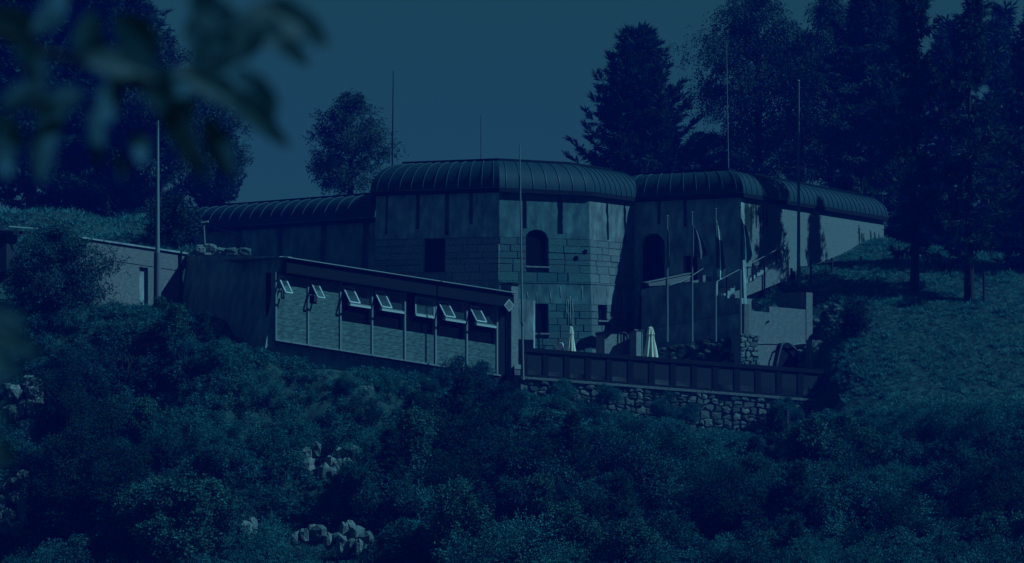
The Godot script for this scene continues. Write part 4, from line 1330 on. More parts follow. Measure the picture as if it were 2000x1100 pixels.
func stems_mesh(seed_: int, n: int, spread: float, h: float, r0: float) -> ArrayMesh:
	var r := RandomNumberGenerator.new()
	r.seed = seed_
	var g := G.new()
	for k in n:
		var a := r.randf() * TAU
		var e := Vector3(cos(a) * spread * r.randf(), h * r.randf_range(0.6, 1.1), sin(a) * spread * r.randf())
		var m := e * 0.5 + Vector3(r.randf_range(-0.1, 0.1), 0.08, r.randf_range(-0.1, 0.1))
		g.tube([Vector3(e.x * 0.08, -0.3, e.z * 0.08), m, e], [r0, r0 * 0.7, r0 * 0.25], 6, false)
	return g.mesh()

# a conifer: whorls of boughs with hanging or upswept sprays; height in metres
func conifer(seed_: int, h: float, rad: float, base: Color, boughs: int, sprays: int, droop: float, sweep: float, bare: float, needle: float, ragged: float) -> Array:
	var r := RandomNumberGenerator.new()
	r.seed = seed_
	var trunk := G.new()
	var path := []; var rr := []
	for k in 9:
		path.append(Vector3(sin(k * 1.3 + seed_) * 0.05 * k / 8.0, h * k / 8.0 - 0.5 * (1 if k == 0 else 0), cos(k * 1.1) * 0.05 * k / 8.0))
		rr.append(lerpf(h * 0.021, 0.015, pow(k / 8.0, 0.8)))
	trunk.tube(path, rr, 9, false)
	var g := G.new()
	var wood := G.new()
	for b in boughs:
		var u := bare + (1.0 - bare) * pow((b + r.randf()) / boughs, 0.85)
		var y := h * minf(u, 0.985)
		var taper := pow(1.0 - u, 0.72) * 0.93 + 0.05
		var l := rad * taper * r.randf_range(1.0 - ragged, 1.08)
		if u < bare + 0.12: l *= r.randf_range(0.5, 1.0)
		var a := r.randf() * TAU
		var out := Vector3(cos(a), 0, sin(a))
		var side := Vector3(-sin(a), 0, cos(a))
		var rise := lerpf(-droop, 0.5, pow(u, 2.0)) + r.randf_range(-0.12, 0.12)
		var bend := r.randf_range(-0.2, 0.2)
		var pos := func(s: float) -> Vector3: return Vector3(0, y, 0) + out * l * s + side * bend * l * s * s + Vector3(0, l * (rise * s + sweep * s * s * s), 0)
		wood.tube([pos.call(0.0), pos.call(0.4), pos.call(0.75), pos.call(1.0)], [0.012 * l + 0.02, 0.008 * l + 0.012, 0.01, 0.005], 4, false)
		var cnt := int(sprays * (0.35 + taper))
		for k in cnt:
			var s := pow((k + r.randf()) / cnt, 0.75) * 0.97 + 0.03
			var p: Vector3 = pos.call(s)
			var fan := (1.0 if r.randf() < 0.5 else -1.0)
			var reach := l * 0.22 * (1.1 - s) + 0.12
			p += side * fan * reach * r.randf() + Vector3(0, r.randf_range(-0.06, 0.04), 0)
			var d := (out * r.randf_range(0.1, 0.9) + side * fan * r.randf_range(0.1, 0.8) + Vector3(0, (sweep * 1.6 if s > 0.82 else -droop * r.randf_range(0.2, 2.2)), 0)).normalized()
			var tone := leaf_tone(base, r, 0.4)
			var ll := needle * r.randf_range(0.6, 1.35)
			for q in 3:
				var dd := (d + rand_dir(r) * 0.45).normalized()
				add_leaf(g, p, dd, dd.cross(rand_dir(r)).normalized(), ll * r.randf_range(0.6, 1.1), needle * 0.075, tone)
	for k in 30:
		var p := Vector3(0, h * r.randf_range(0.95, 1.0), 0)
		var dd := (Vector3.UP * 1.2 + rand_dir(r)).normalized()
		add_leaf(g, p, dd, dd.cross(rand_dir(r)).normalized(), needle, needle * 0.1, base)
	return [trunk.mesh(), wood.mesh(), g.mesh()]

func plant_tree(called: String, label: String, parts: Array, px: float, py: float, d: float, scale: Vector3, turn: float, group := "", lean := 0.0) -> Node3D:
	var t := thing(called, label, "tree", at(px, py, d), group)
	t.rotation = Vector3(0, turn, lean)
	t.scale = scale
	put("trunk", parts[0], M.bark, t)
	if parts.size() > 2:
		put("limbs", parts[1], M.bark, t)
	put("crown", parts[-1], M.leaf, t)
	return t

# a broad-leaved tree, height in metres: trunk, limbs and drooping leafy twigs along them
func broadleaf(seed_: int, h: float, rad: float, base: Color, limbs: int, leaves: int, leaf: float, droop: float, narrow: float) -> Array:
	var r := RandomNumberGenerator.new()
	r.seed = seed_
	var trunk := G.new()
	trunk.tube([Vector3(0, -0.5, 0), Vector3(0.1, h * 0.3, 0), Vector3(-0.08, h * 0.65, 0.05), Vector3(0, h * 0.97, 0)], [h * 0.02, h * 0.016, h * 0.009, 0.01], 9, false)
	var wood := G.new()
	var g := G.new()
	for b in limbs:
		var u := lerpf(0.12, 0.97, (b + r.randf()) / limbs)
		var w := sin(PI * clampf(pow(u, narrow), 0.06, 0.97)) * 0.95 + 0.08
		var a := r.randf() * TAU
		var l := rad * w * r.randf_range(0.55, 1.12)
		var out := Vector3(cos(a), 0, sin(a))
		var o := Vector3(0, h * u * 0.94, 0)
		var e := o + out * l + Vector3(0, l * r.randf_range(0.15, 0.7), 0)
		var m := o.lerp(e, 0.55) + Vector3(0, l * 0.12, 0)
		wood.tube([o, m, e], [0.01 * l + 0.02, 0.02, 0.008], 5, false)
		var cnt := int(leaves / float(limbs) * (0.4 + w))
		var lobe := r.randf_range(0.75, 1.25)
		for k in cnt / 7:
			var s := pow(r.randf(), 0.6)
			var p := (o.lerp(m, s * 2) if s < 0.5 else m.lerp(e, s * 2 - 1)) + rand_dir(r) * (0.16 + l * 0.16) * pow(r.randf(), 0.5)
			var grow := (out * 0.5 + rand_dir(r) * 0.7 + Vector3(0, 0.3 - droop, 0)).normalized()
			var tone := leaf_tone(base * lobe, r, 0.3)
			for q in 7:
				var pp := p + grow * leaf * 0.55 * q + Vector3(0, -droop * 0.06 * q * q * leaf, 0)
				var ld := (grow * 0.5 + rand_dir(r) + Vector3(0, -droop * 0.6, 0)).normalized()
				add_leaf(g, pp, ld, ld.cross(rand_dir(r)).normalized(), leaf * r.randf_range(0.7, 1.3), leaf * r.randf_range(0.22, 0.36), leaf_tone(tone, r, 0.25))
	return [trunk.mesh(), wood.mesh(), g.mesh()]

func make_trees() -> void:
	var dark := Color(0.018, 0.04, 0.034)
	var green := Color(0.045, 0.075, 0.03)
	var spruce := conifer(11, 12.0, 5.3, dark, 260, 70, 0.2, 0.42, 0.03, 0.6, 0.5)
	var larch := conifer(23, 17.0, 4.6, Color(0.022, 0.05, 0.042), 200, 60, 0.3, 0.3, 0.14, 0.55, 0.5)
	var larch2 := conifer(37, 17.0, 4.2, dark, 185, 60, 0.4, 0.26, 0.1, 0.5, 0.55)
	var airy := conifer(29, 17.0, 4.4, Color(0.022, 0.05, 0.042), 100, 58, 0.34, 0.2, 0.13, 0.62, 0.6)
	var thin := conifer(51, 15.0, 3.6, Color(0.022, 0.05, 0.042), 95, 44, 0.3, 0.25, 0.2, 0.5, 0.6)
	var birch := broadleaf(61, 9.0, 2.9, Color(0.05, 0.08, 0.06), 76, 24000, 0.15, 0.5, 0.7)
	var big := broadleaf(71, 18.0, 6.0, Color(0.045, 0.08, 0.06), 150, 46000, 0.19, 0.8, 0.85)
	plant_tree("spruce_tree", "broad dark spruce behind the tower's right shoulder, branch tips upswept", spruce, 1247, 390, 150, Vector3(1.16, 1.02, 1.16), 0.4)
	plant_tree("birch_tree", "small birch standing alone behind the left wing roof", birch, 684, 410, 146, Vector3(1.05, 1.0, 1.05), 1.0)
	plant_tree("larch_tree", "tall feathery broadleaf tree rising out of frame behind the right wing's corner rod", big, 1480, 420, 152, Vector3(0.92, 1.0, 0.92), 0.6)
	plant_tree("larch_tree", "tall broadleaf tree between the steel pole and the dark conifers, behind the roof", big, 1625, 430, 158, Vector3(0.8, 1.05, 0.8), 2.6)
	var grp := "conifers on the bank right of the fort"
	plant_tree("conifer_tree", "dense conifer overhanging the end of the right wing roof", larch, 1700, 470, 149, Vector3(1.3, 1.28, 1.3), 0.3, grp)
	plant_tree("conifer_tree", "conifer with thick trunk on the grass just right of the wing end", airy, 1787, 574, 127, Vector3(0.92, 1.2, 0.92), 2.0, grp)
	plant_tree("conifer_tree", "tall conifer with clear trunk and visible leading top, lower on the bank", airy, 1893, 588, 125.5, Vector3(0.95, 1.17, 0.95), 4.0, grp)
	plant_tree("conifer_tree", "conifer cut by the right edge of the frame", larch2, 2020, 577, 132, Vector3(1.05, 1.08, 1.05), 5.0, grp)
	plant_tree("conifer_tree", "sparse conifer far behind the gap between the two trunks", thin, 1835, 500, 158, Vector3(1.0, 1.15, 1.0), 1.0, grp)
	plant_tree("conifer_tree", "sparse conifer on the crest behind the right-hand trunk", thin, 1945, 500, 156, Vector3(1.0, 1.2, 1.0), 3.0, grp)
	plant_tree("conifer_tree", "slim conifer on the crest behind the steel pole", thin, 1560, 430, 163, Vector3(0.9, 1.0, 0.9), 5.1, grp)
	plant_tree("conifer_tree", "dense tall conifer on the crest between the overhanging one and the thick trunk", larch2, 1745, 490, 158, Vector3(1.3, 1.3, 1.3), 2.2, grp)
	plant_tree("conifer_tree", "dense conifer on the crest directly behind the two clear trunks", airy, 1850, 495, 164, Vector3(1.3, 1.1, 1.3), 3.7, grp)
	plant_tree("conifer_tree", "dense conifer on the crest near the right edge of the frame", airy, 1965, 495, 162, Vector3(1.35, 1.15, 1.35), 0.5, grp)
	plant_tree("roof_shrub_tree", "low dark tree filling the gap between the broad spruce and the tall broadleaf tree", birch, 1375, 420, 155, Vector3(1.1, 0.75, 1.1), 0.9)
	for q in [[1760, 492, 151, 0.9], [1840, 492, 152, 1.0], [1872, 490, 154, 0.8], [1930, 494, 153, 1.1], [1985, 494, 152, 1.0], [1815, 492, 156, 1.2], [1955, 494, 158, 1.3]]:
		plant_tree("crest_shrub", "low dark shrub on the crest between the conifer trunks", spruce, q[0], q[1], q[2], Vector3(q[3] * 0.5, q[3] * 0.26, q[3] * 0.5), q[0], "dark shrubs on the crest")
	# left
	plant_tree("hill_conifer", "dark conifer half outside the left frame edge", larch2, -20, 440, 140, Vector3(1.2, 1.0, 1.2), 1.9, "dark trees on the hill at upper left")
	var lg := "dark trees on the hill at upper left"
	plant_tree("hill_conifer", "tall dark conifer behind the blurred leaves at upper left", larch2, 205, 420, 140, Vector3(1.15, 1.1, 1.15), 0.8, lg)
	plant_tree("hill_conifer", "dark conifer at the left frame edge behind the leaves", larch, 60, 440, 136, Vector3(1.15, 1.1, 1.15), 2.2, lg)
	plant_tree("hill_conifer", "dark conifer between the two leftmost hill trees", spruce, 130, 430, 146, Vector3(1.1, 1.5, 1.1), 3.0, lg)
	plant_tree("hill_birch", "leafy tree right of the tall mast, its right edge against the sky", birch, 405, 400, 143, Vector3(1.05, 1.0, 1.05), 4.2, lg)
	plant_tree("hill_birch", "taller leafy tree behind the tall mast's top", birch, 310, 410, 140, Vector3(1.15, 1.45, 1.15), 0.2, lg)
	plant_tree("hill_spruce", "broad dark spruce low behind the mound, between the mast and the left wing roof", spruce, 262, 430, 150, Vector3(1.0, 0.95, 1.0), 2.4, lg)
	plant_tree("hill_spruce", "spruce whose right edge meets the sky above the left wing's far end", spruce, 415, 420, 152, Vector3(0.6, 0.68, 0.6), 0.9, lg)
	plant_tree("hill_spruce", "tallest dark spruce behind the blurred leaves, cut by the top of the frame", larch, 250, 420, 145, Vector3(1.3, 1.2, 1.3), 5.2, lg)
	plant_tree("shaggy_bush", "tall shaggy bush hiding the left end of the rendered wall", broadleaf(83, 5.9, 3.0, Color(0.03, 0.085, 0.08), 95, 34000, 0.12, 0.15, 0.55), 112, 655, 106, Vector3(1.0, 1.0, 1.0), 0.0)
	plant_tree("wall_top_bush", "dark bushy tree on the bank above the rendered wall beside the tall mast", broadleaf(91, 3.6, 1.6, dark, 40, 9000, 0.15, 0.3, 0.7), 338, 500, 121, Vector3(1, 1, 1), 0.0)
	plant_tree("bank_bush", "round dark bush casting shade on the grass bank", broadleaf(95, 2.6, 1.2, dark, 36, 8000, 0.13, 0.2, 0.75), 1668, 662, 120.6, Vector3(0.78, 0.85, 0.78), 0.0)

func bush_line(px: float) -> float:   # how high the thicket reaches, as seen in the photograph
	var k := [[-200, 560], [0, 585], [120, 600], [220, 590], [300, 590], [350, 600], [420, 640], [470, 668], [540, 695], [640, 712], [720, 722], [820, 728], [860, 700], [905, 675], [945, 712], [985, 738], [1060, 752], [1150, 768], [1230, 800], [1290, 815], [1370, 838], [1500, 835], [1525, 800], [1620, 800], [1700, 790], [1800, 775], [2000, 765], [2200, 740]]
	for i in k.size() - 1:
		if px < k[i + 1][0]:
			return lerpf(k[i][1], k[i + 1][1], (px - k[i][0]) / (k[i + 1][0] - k[i][0]))
	return 770.0

func make_thicket() -> void:
	var tones := [Color(0.02, 0.095, 0.095), Color(0.03, 0.145, 0.135), Color(0.014, 0.065, 0.07), Color(0.036, 0.155, 0.145), Color(0.026, 0.12, 0.12), Color(0.045, 0.165, 0.16)]
	var crowns := []
	for k in 6:
		crowns.append(crown_mesh(200 + k, 24, 26000, [0.036, 0.044, 0.038, 0.032, 0.048, 0.04][k], tones[k], Vector3(1, 0.9, 1), [0.1, 0.4, 0.2, 0.0, 0.5, 0.2][k]))
	var stems := stems_mesh(300, 7, 0.5, 0.6, 0.05)
	var zones := [[330, "bush in the thicket at left, below the rendered wall"], [540, "bush on the slope below the shaded return wall"], [1000, "bush on the slope below the concrete annexe"], [1320, "bush on the slope under the stone wall's left half"], [1620, "bush on the slope under the stone wall's right half"], [5000, "bush on the slope under the grass bank at right"]]
	var rocks := [[40, 790, 50], [25, 985, 40], [635, 915, 45], [650, 1063, 75], [388, 1025, 16], [216, 1085, 16]]
	var n := 0
	var d := 88.0
	while d < 116.0:
		var x := -30.0
		while x < 32.0:
			var q := Vector2(x + rng.randf_range(-0.8, 0.8), d + rng.randf_range(-0.8, 0.8))
			var y := height(q.x, q.y)
			var px := 1000 + q.x * F / q.y
			var py := HY - y * F / q.y
			var size := rng.randf_range(1.0, 2.1)
			if rng.randf() < 0.18: size *= 1.6
			var room := y + size * 1.5 - (HY - bush_line(px)) * q.y / F
			if room > 0: size -= room / 1.5
			var ok := size > 0.55 and not (q.x > -0.5 and q.y > 111.8 + q.x * 0.345) and not (q.x < 0 and q.x > -14 and q.y > 105.0 + (q.x + 12.2) * 0.97)
			for r in rocks:
				if absf(px - r[0]) < r[2] + size * 18 and py - r[1] > -30 and py - r[1] < 60 + size * 42: ok = false
			if px > 1640 and py < 830: ok = false
			if ok:
				var label := ""
				for z in zones:
					if px < z[0]:
						label = z[1]; break
				var t := thing("slope_bush", label, "bush", Vector3(q.x, y + size * 0.18, -q.y), label.replace("bush", "bushes"))
				var pick := rng.randi() % 6
				var big_ := "small" if size < 0.95 else ("middling" if size < 1.6 else "large")
				var tone_: String = ["fine-leaved", "pale", "dark-leaved", "bright dense", "drooping", "palest"][pick]
				var part_: String = ["low on", "half-way up", "at the top of"][0 if d < 95 else (1 if d < 104 else 2)]
				t.set_meta("label", "%s %s %s" % [big_, tone_, label.replace("on the slope", part_ + " the slope").replace("in the thicket", part_ + " the thicket")])
				t.rotation.y = rng.randf() * TAU
				t.scale = Vector3(size * rng.randf_range(0.9, 1.25), size, size * rng.randf_range(0.9, 1.25))
				put("foliage", crowns[pick], M.leaf, t)
				put("stems", stems, M.bark, t)
				n += 1
			x += 2.15
		d += 2.3
	var sap := [broadleaf(401, 3.4, 1.0, Color(0.035, 0.12, 0.095), 34, 9000, 0.13, 0.3, 0.8), broadleaf(402, 4.2, 1.3, Color(0.028, 0.1, 0.08), 40, 12000, 0.14, 0.5, 0.8), conifer(403, 4.0, 1.3, Color(0.02, 0.07, 0.06), 110, 40, 0.1, 0.15, 0.0, 0.25, 0.35)]
	for k in 64:
		var px := rng.randf_range(-20, 2020)
		var dd := rng.randf_range(90, 108 if px < 1000 else 112)
		if px < 1000 and px > 540: dd = minf(dd, 103)
		var x := (px - 1000) * dd / F
		var y := height(x, dd)
		var sc := rng.randf_range(0.6, 1.15)
		var kind_ := rng.randi() % 3
		var room := (HY - bush_line(px)) * dd / F + 0.4 - y
		sc = minf(sc, room / [3.4, 4.2, 4.0][kind_])
		if sc < 0.35: continue
		if px > 1600 and (HY - y * F / dd < 900 or kind_ == 2): continue
		if absf(px - 40) < 110 or absf(px - 645) < 110: continue
		var where: String = "left of the annexe" if px < 540 else ("below the annexe" if px < 1000 else ("below the stone wall" if px < 1620 else "below the grass bank"))
		var t := thing("sapling", ["slim leafy sapling standing above the bushes ", "taller drooping sapling among the bushes ", "small dark young conifer among the bushes "][kind_] + where + [", low on the slope", ", midway down", ", near the top"][0 if dd < 96 else (1 if dd < 103 else 2)], "tree", Vector3(x, y, -dd), "young trees among the bushes " + where)
		t.scale = Vector3(sc * rng.randf_range(0.9, 1.3), sc, sc * 1.1)
		t.rotation = Vector3(rng.randf_range(-0.08, 0.08), rng.randf() * TAU, rng.randf_range(-0.08, 0.08))
		put("trunk", sap[kind_][0], M.bark, t)
		put("limbs", sap[kind_][1], M.bark, t)
		put("crown", sap[kind_][2], M.leaf, t)
	# the bush in front of the annexe's right end, and a few that overhang the stone wall
	for q in [[905, 740, 110, 1.5, 2, "dense dark bush rising in front of the annexe's right-hand windows"], [1185, 775, 113.6, 0.8, 4, "small bush hanging over the stone wall, under the square planter"], [1300, 800, 114.6, 1.0, 0, "dark bush growing against the middle of the stone wall"], [1345, 812, 114.9, 0.8, 4, "loose bush against the stone wall left of its large stones"], [1535, 806, 116.6, 1.0, 4, "leafy bush around the timber post top at the wall's right end"], [1100, 765, 113, 0.8, 1, "low bush under the left end of the stone wall"], [1640, 745, 118.0, 0.5, 5, "low pale bush at the parapet's right end, on the grass edge"], [1690, 632, 122.4, 0.5, 2, "small dark shrub on the grass right of the enclosure"], [1682, 720, 118.6, 0.65, 0, "rounded bush on the edge of the bank below the round dark bush"], [1668, 790, 116.6, 0.8, 1, "bush covering the right end of the stone wall"], [1700, 760, 116.8, 0.8, 4, "drooping bush at the lower edge of the grass bank"]]:
		var t := thing("wall_bush", q[5], "bush", at(q[0], q[1], q[2]))
		t.scale = Vector3(q[3], q[3], q[3])
		t.rotation.y = q[0]
		put("foliage", crowns[q[4]], M.leaf, t)
		put("stems", stems, M.bark, t)
	var deep := crown_mesh(260, 20, 26000, 0.04, Color(0.012, 0.04, 0.036), Vector3(1, 1.1, 1), 0.2)  # near-black leaves: deep shadow masses of the thicket put into colour
	for q in [[120, 800, 2.2, 99], [180, 880, 2.6, 96], [130, 960, 2.6, 94], [230, 960, 2.3, 93], [330, 900, 1.6, 97], [840, 850, 2.2, 103], [930, 900, 2.6, 100], [870, 960, 2.0, 97], [1040, 930, 2.2, 99], [1260, 920, 2.4, 102], [1420, 1000, 2.2, 97], [1640, 900, 1.8, 104], [1960, 980, 2.4, 96], [1760, 1040, 2.0, 94], [1150, 1060, 2.2, 93.5], [980, 800, 1.5, 108], [700, 830, 1.5, 103]]:
		var t := thing("shadow_bush", "large bush painted as near-black shadow %s the slope %s" % ["high on" if q[1] < 860 else ("midway down" if q[1] < 950 else "low on"), "at far left" if q[0] < 150 else ("left of the annexe" if q[0] < 400 else ("under the annexe" if q[0] < 900 else ("under the white pillar" if q[0] < 1100 else ("under the stone wall" if q[0] < 1500 else "under the grass bank"))))], "bush", at(q[0], q[1], q[3]), "large shadow-toned bushes in the thicket")
		t.rotation.y = q[0]
		t.scale = Vector3(q[2], q[2] * 0.95, q[2]) * 0.85
		put("foliage", deep, M.leaf, t)
		put("stems", stems, M.bark, t)
	# low growth between them
	var small := crown_mesh(240, 5, 720, 0.11, Color(0.028, 0.115, 0.11), Vector3(1, 0.6, 1), 0.1)
	var places := []
	for k in 11500:
		var q := Vector2(rng.randf_range(-34, 36), rng.randf_range(84, 119))
		if q.x > -1 and q.y > 112.4 + q.x * 0.345 and q.x < 19: continue
		if q.x <= -1 and q.x > -13 and q.y > 105.3 + (q.x + 12.2) * 0.97: continue
		var y := height(q.x, q.y)
		var px := 1000 + q.x * F / q.y
		var hidden := false
		for o in rocks:
			if absf(px - o[0]) < o[2] + 8 and HY - y * F / q.y - o[1] > -25 and HY - y * F / q.y - o[1] < 22: hidden = true
		if hidden: continue
		if px > 1640 and HY - y * F / q.y < 800: continue
		if HY - (y + 0.5) * F / q.y < bush_line(px): continue
		var s := rng.randf_range(0.4, 0.85)
		places.append(Transform3D(Basis(Vector3.UP, rng.randf() * TAU).scaled(Vector3(s, s * 0.8, s)), Vector3(q.x, y + 0.1, -q.y)))
	for k in 260:   # weeds on the grass bank
		var q := Vector2(rng.randf_range(20, 42), rng.randf_range(108, 150))
		var s := rng.randf_range(0.1, 0.32)
		if q.y > 122 and q.x < 16.5 + (q.y - 124) * 0.592: continue
		places.append(Transform3D(Basis(Vector3.UP, rng.randf() * TAU).scaled(Vector3(s, s * 0.8, s)), Vector3(q.x, height(q.x, q.y) + 0.02, -q.y)))
	multi("undergrowth", small, places, M.leaf)
	# grass
	var tuft := G.new()
	var r := RandomNumberGenerator.new()
	r.seed = 77
	for k in 9:
		var a := r.randf() * TAU
		var o := Vector3(cos(a), 0, sin(a)) * 0.12 * r.randf()
		var up := (Vector3.UP + Vector3(r.randf_range(-1.1, 1.1), 0, r.randf_range(-1.1, 1.1))).normalized()
		add_leaf(tuft, o, up, up.cross(rand_dir(r)).normalized(), r.randf_range(0.18, 0.36), 0.018, leaf_tone(Color(0.07, 0.215, 0.2), r, 0.4))
	var spots := []
	for k in 46000:
		var q := Vector2(rng.randf_range(15, 44), rng.randf_range(104, 160))
		if q.x < 18.7 and q.y < 122: continue
		if q.y > 124 and q.x < 14.5 + (q.y - 124) * 0.592: continue
		var s := rng.randf_range(0.4, 1.0) * (1.6 if bump.get_noise_2d(q.x * 3.0, q.y * 3.0) > 0.15 else 1.0)
		spots.append(Transform3D(Basis(Vector3.UP, rng.randf() * TAU).scaled(Vector3(s, s * rng.randf_range(0.6, 1.2), s)), Vector3(q.x, height(q.x, q.y) - 0.02, -q.y)))
	multi("grass", tuft.mesh(), spots, M.leaf)
	var spots2 := []
	for k in 9000:
		var q := Vector2(rng.randf_range(-40, -13), rng.randf_range(116, 158))
		if q.y < 117.5 + (-q.x - 18) * 0.2: continue
		var s := rng.randf_range(0.7, 1.7)
		spots2.append(Transform3D(Basis(Vector3.UP, rng.randf() * TAU).scaled(Vector3(s, s, s)), Vector3(q.x, height(q.x, q.y) - 0.02, -q.y)))
	multi("bank_grass", tuft.mesh(), spots2, M.leaf)
	# outcrops
	for o in [[45, 790, 40, 48, 26, "pale layered rock outcrop at the left edge among bushes", 100.5], [28, 990, 34, 55, 20, "lower pale rock outcrop at the left edge near the bottom", 94.5], [640, 915, 75, 35, 26, "broken pale rock outcrop on the slope below the annexe", 98.0], [650, 1063, 78, 32, 26, "blocky pale rock ledge at the bottom below the annexe", 93.4], [388, 1025, 14, 18, 6, "small pale boulder cluster low at left", 94.5], [216, 1085, 16, 26, 7, "small upright rock at the bottom left", 92.8], [487, 1035, 9, 16, 4, "single small rock low on the slope between two outcrops", 94.2], [420, 645, 9, 8, 4, "small pale rock at the foot of the shaded wall", 108.2], [695, 770, 28, 12, 8, "scattered pale stones just under the annexe", 106.0], [800, 965, 24, 16, 7, "small mossy rock right of the broken outcrop", 97.0]]:
		var t := thing("rock_outcrop", o[5], "rock", Vector3.ZERO, "")
		var ledge: bool = o[4] > 18
		var cols := maxi(2, int(o[2] * 2 / 15.0))
		for k in (cols * maxi(2, int(o[3] * 2 / 26.0)) if ledge else int(o[4] * 1.5)):
			var px: float = o[0] + rng.randf_range(-1, 1) * o[2]
			var py: float = o[1] + rng.randf_range(-1, 1) * o[3]
			var s := rng.randf_range(0.14, 0.3)
			var size := Vector3(s * rng.randf_range(0.7, 1.2), s * rng.randf_range(0.8, 1.7), s)
			if ledge:   # upright blocks of one broken face, side by side
				px = o[0] - o[2] + (k % cols + 0.5) * 15.0 + rng.randf_range(-3, 3)
				py = o[1] - o[3] + (k / cols + 0.5) * 26.0 + rng.randf_range(-7, 7) + 9.0 * sin(px * 0.09)
				if rng.randf() < 0.16: continue
				size = Vector3(rng.randf_range(0.18, 0.3), rng.randf_range(0.26, 0.5), rng.randf_range(0.3, 0.5))
			var rk := put("rock", rock_mesh(size, rng.randi()), [M.rock, M.rock, M.rubble[2], M.stone_dark][rng.randi() % 4], t)
			rk.position = at(px, py, o[6] - 0.4 + (o[1] - py) * 0.02 + rng.randf_range(-0.25, 0.25))
			rk.rotation = Vector3(rng.randf_range(-0.2, 0.2), rng.randf_range(-0.5, 0.5), rng.randf_range(-0.2, 0.2))
	var st := thing("loose_stones", "scatter of loose stones on the bank right of the enclosure", "stones")
	for k in 90:
		var px := rng.randf_range(1500, 1640)
		var py := rng.randf_range(525, 600) if rng.randf() < 0.6 else rng.randf_range(600, 690)
		if py > 565 and px < 1592: px = rng.randf_range(1592, 1640)
		var dd := lerpf(130.5, 122, (py - 520) / 180.0)
		var x: float = (px - 1000) * dd / F
		put("stone", rock_mesh(Vector3(0.14, 0.1, 0.12) * rng.randf_range(0.6, 1.7), rng.randi()), M.rubble[rng.randi() % 3], st).position = Vector3(x, height(x, dd) + 0.03, -dd)

func multi(called: String, mesh: Mesh, places: Array, m: Material) -> void:
	var mm := MultiMesh.new()
	mm.transform_format = MultiMesh.TRANSFORM_3D
	mm.mesh = mesh
	mm.instance_count = places.size()
	for k in places.size():
		mm.set_instance_transform(k, places[k])
	var o := MultiMeshInstance3D.new()
	o.multimesh = mm
	o.material_override = m
	o.name = called
	add_child(o)
	kind(o, "stuff")

# ---------------------------------------------------------------- leaves close to the lens
func near_leaf(t: Node3D, pts: Array, w: float, d: float, m: Material) -> void:
	var c := Curve3D.new()
	for k in pts.size():
		var p := at(pts[k][0], pts[k][1], d + (0.12 * k / pts.size()))
		var tan := (at(pts[mini(k + 1, pts.size() - 1)][0], pts[mini(k + 1, pts.size() - 1)][1], d) - at(pts[maxi(k - 1, 0)][0], pts[maxi(k - 1, 0)][1], d)) * 0.22
		c.add_point(p, -tan, tan)
	var l := c.get_baked_length()
	var g := G.new()
	var n := 16
	var prev := []
	for k in n + 1:
		var s := k / float(n)
		var p := c.sample_baked(l * s)
		var q := c.sample_baked(minf(l, l * s + 0.004)) - c.sample_baked(maxf(0, l * s - 0.004))
		var side := q.cross(Vector3(0, 0.25, 1)).normalized()
		var half := w * d / F * 0.72 * pow(sin(PI * clampf(s * 0.93 + 0.05, 0, 1)), 0.7)
		var cur := [p - side * half + Vector3(0, 0, 0.25 * half), p, p + side * half + Vector3(0, 0, 0.25 * half)]
		if prev:
			for i in 2:
				g.quad(prev[i], prev[i + 1], cur[i + 1], cur[i])
		prev = cur
	put("leaf", g.mesh(), m, t)

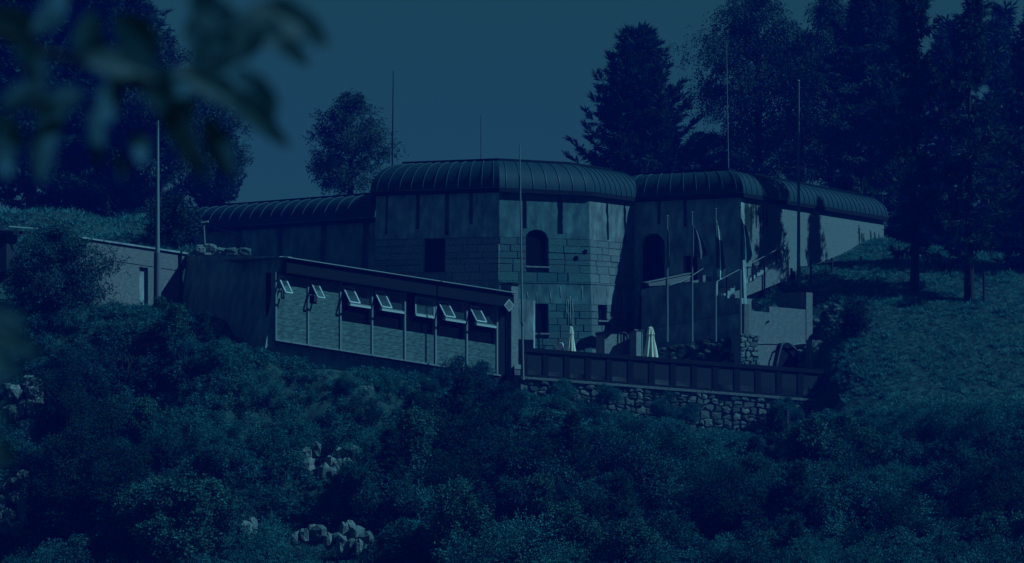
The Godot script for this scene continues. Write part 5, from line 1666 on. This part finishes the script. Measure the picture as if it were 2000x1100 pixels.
func make_near_branch() -> void:
	var t := thing("leafy_branch", "large blurred leafy branch hanging in at the upper left", "branch")
	var g := G.new()
	g.tube([at(-60, 40, 3.1), at(90, 100, 3.05), at(250, 150, 3.0), at(400, 150, 2.95), at(475, 115, 2.9)], [0.006, 0.005, 0.004, 0.003, 0.002], 8)
	put("stem", g.mesh(), M.wood, t)
	for q in [[[[470, 120], [492, 55], [545, 28], [600, 55], [640, 88]], 58], [[[472, 118], [500, 75], [545, 75], [602, 128]], 36], [[[455, 140], [495, 165], [525, 200], [537, 232]], 36], [[[400, 160], [460, 195], [520, 245], [565, 288]], 34],
			[[[280, 175], [325, 210], [362, 275], [402, 350]], 36], [[[128, 170], [105, 230], [82, 290], [78, 358]], 38], [[[170, 120], [240, 125], [300, 150], [345, 185]], 52], [[[185, 200], [190, 260], [190, 325]], 22], [[[262, 260], [275, 285], [270, 320]], 30],
			[[[230, 300], [240, 330], [236, 352]], 24], [[[-20, 225], [15, 255], [45, 290]], 34], [[[-10, 270], [10, 310], [8, 345]], 34], [[[375, -15], [405, 20], [440, 45], [445, 75]], 56], [[[360, 50], [395, 75], [425, 110], [430, 150]], 66], [[[130, -20], [110, 20], [60, 60]], 44],
			[[[150, 50], [172, 70], [165, 90]], 30], [[[90, 180], [50, 185], [0, 200]], 44], [[[405, 230], [430, 290], [452, 345]], 34], [[[30, 80], [62, 115], [85, 165]], 34], [[[330, 150], [380, 150], [430, 175], [470, 215]], 46], [[[160, 185], [120, 200], [60, 215]], 40], [[[300, 110], [270, 70], [225, 30]], 50],
			[[[240, 150], [215, 190], [205, 240]], 40], [[[340, 140], [345, 190], [375, 235]], 44], [[[60, 90], [30, 50], [-20, 20]], 50], [[[200, 120], [170, 80], [180, 20]], 44], [[[420, 130], [440, 90], [430, 40]], 40]]:
		near_leaf(t, q[0], q[1], rng.randf_range(2.75, 3.25), M.near_leaf)
	var t2 := thing("leafy_sprig", "soft blurred sprig of leaves at the lower left edge", "sprig")
	g = G.new()
	g.tube([at(-160, 900, 2.6), at(-60, 760, 2.6), at(-20, 640, 2.6)], [0.006, 0.005, 0.003], 8)
	put("stem", g.mesh(), M.wood, t2)
	for q in [[[[-40, 650], [0, 618], [50, 630]], 34], [[[-30, 690], [20, 665], [75, 690]], 40], [[[-50, 720], [0, 712], [40, 730]], 36], [[[-50, 900], [-5, 880], [25, 905]], 36], [[[-50, 835], [-10, 815], [12, 830]], 30]]:
		near_leaf(t2, q[0], q[1], rng.randf_range(2.4, 2.9), M.near_leaf)

# ----------------------------------------------------------------
func _ready() -> void:
	rng.seed = 20240607
	var cam := Camera3D.new()
	cam.name = "camera"
	cam.projection = Camera3D.PROJECTION_FRUSTUM
	cam.near = 0.5
	cam.far = 900.0
	cam.size = cam.near * 1100.0 / F
	cam.frustum_offset = Vector2(0, cam.near * (HY - 550.0) / F)
	add_child(cam)
	cam.current = true
	var lens := CameraAttributesPhysical.new()
	lens.frustum_focal_length = 200.0
	lens.frustum_focus_distance = 119.0
	lens.exposure_aperture = 7.5
	var sky := ProceduralSkyMaterial.new()
	sky.sky_top_color = Color(0.0064, 0.043, 0.063).linear_to_srgb()
	sky.sky_horizon_color = Color(0.018, 0.078, 0.066).linear_to_srgb()
	sky.sky_curve = 0.2
	sky.ground_bottom_color = Color(0.004, 0.025, 0.035).linear_to_srgb()
	sky.ground_horizon_color = Color(0.006, 0.035, 0.05).linear_to_srgb()
	sky.sun_angle_max = 1.0
	var env := Environment.new()
	env.background_mode = Environment.BG_SKY
	env.sky = Sky.new()
	env.sky.sky_material = sky
	env.tonemap_mode = Environment.TONE_MAPPER_LINEAR
	env.tonemap_exposure = 0.95
	env.sdfgi_enabled = true; env.ssao_enabled = true; env.ssil_enabled = true
	env.fog_enabled = true
	env.fog_density = 0.0009
	env.fog_light_color = Color(0.0, 0.1, 0.95).linear_to_srgb()
	var we := WorldEnvironment.new()
	we.name = "environment"
	we.environment = env
	we.camera_attributes = lens
	add_child(we)
	var sun := DirectionalLight3D.new()
	sun.name = "sun"
	sun.light_color = Color(0.27, 0.78, 1.0).linear_to_srgb()
	sun.light_energy = 1.25
	sun.light_angular_distance = 0.5
	sun.shadow_enabled = true
	var az := deg_to_rad(82.0)
	var el := deg_to_rad(42.0)
	sun.look_at_from_position(Vector3(sin(az) * cos(el), sin(el), cos(az) * cos(el)) * 50.0, Vector3.ZERO)
	add_child(sun)
	make_materials()
	make_ground()
	make_fort()
	make_annexe()
	make_left_walls()
	make_terrace()
	make_upper_works()
	make_stairs()
	make_trees()
	make_thicket()
	make_terrace_things()
	make_poles()
	make_person()
	make_near_branch()
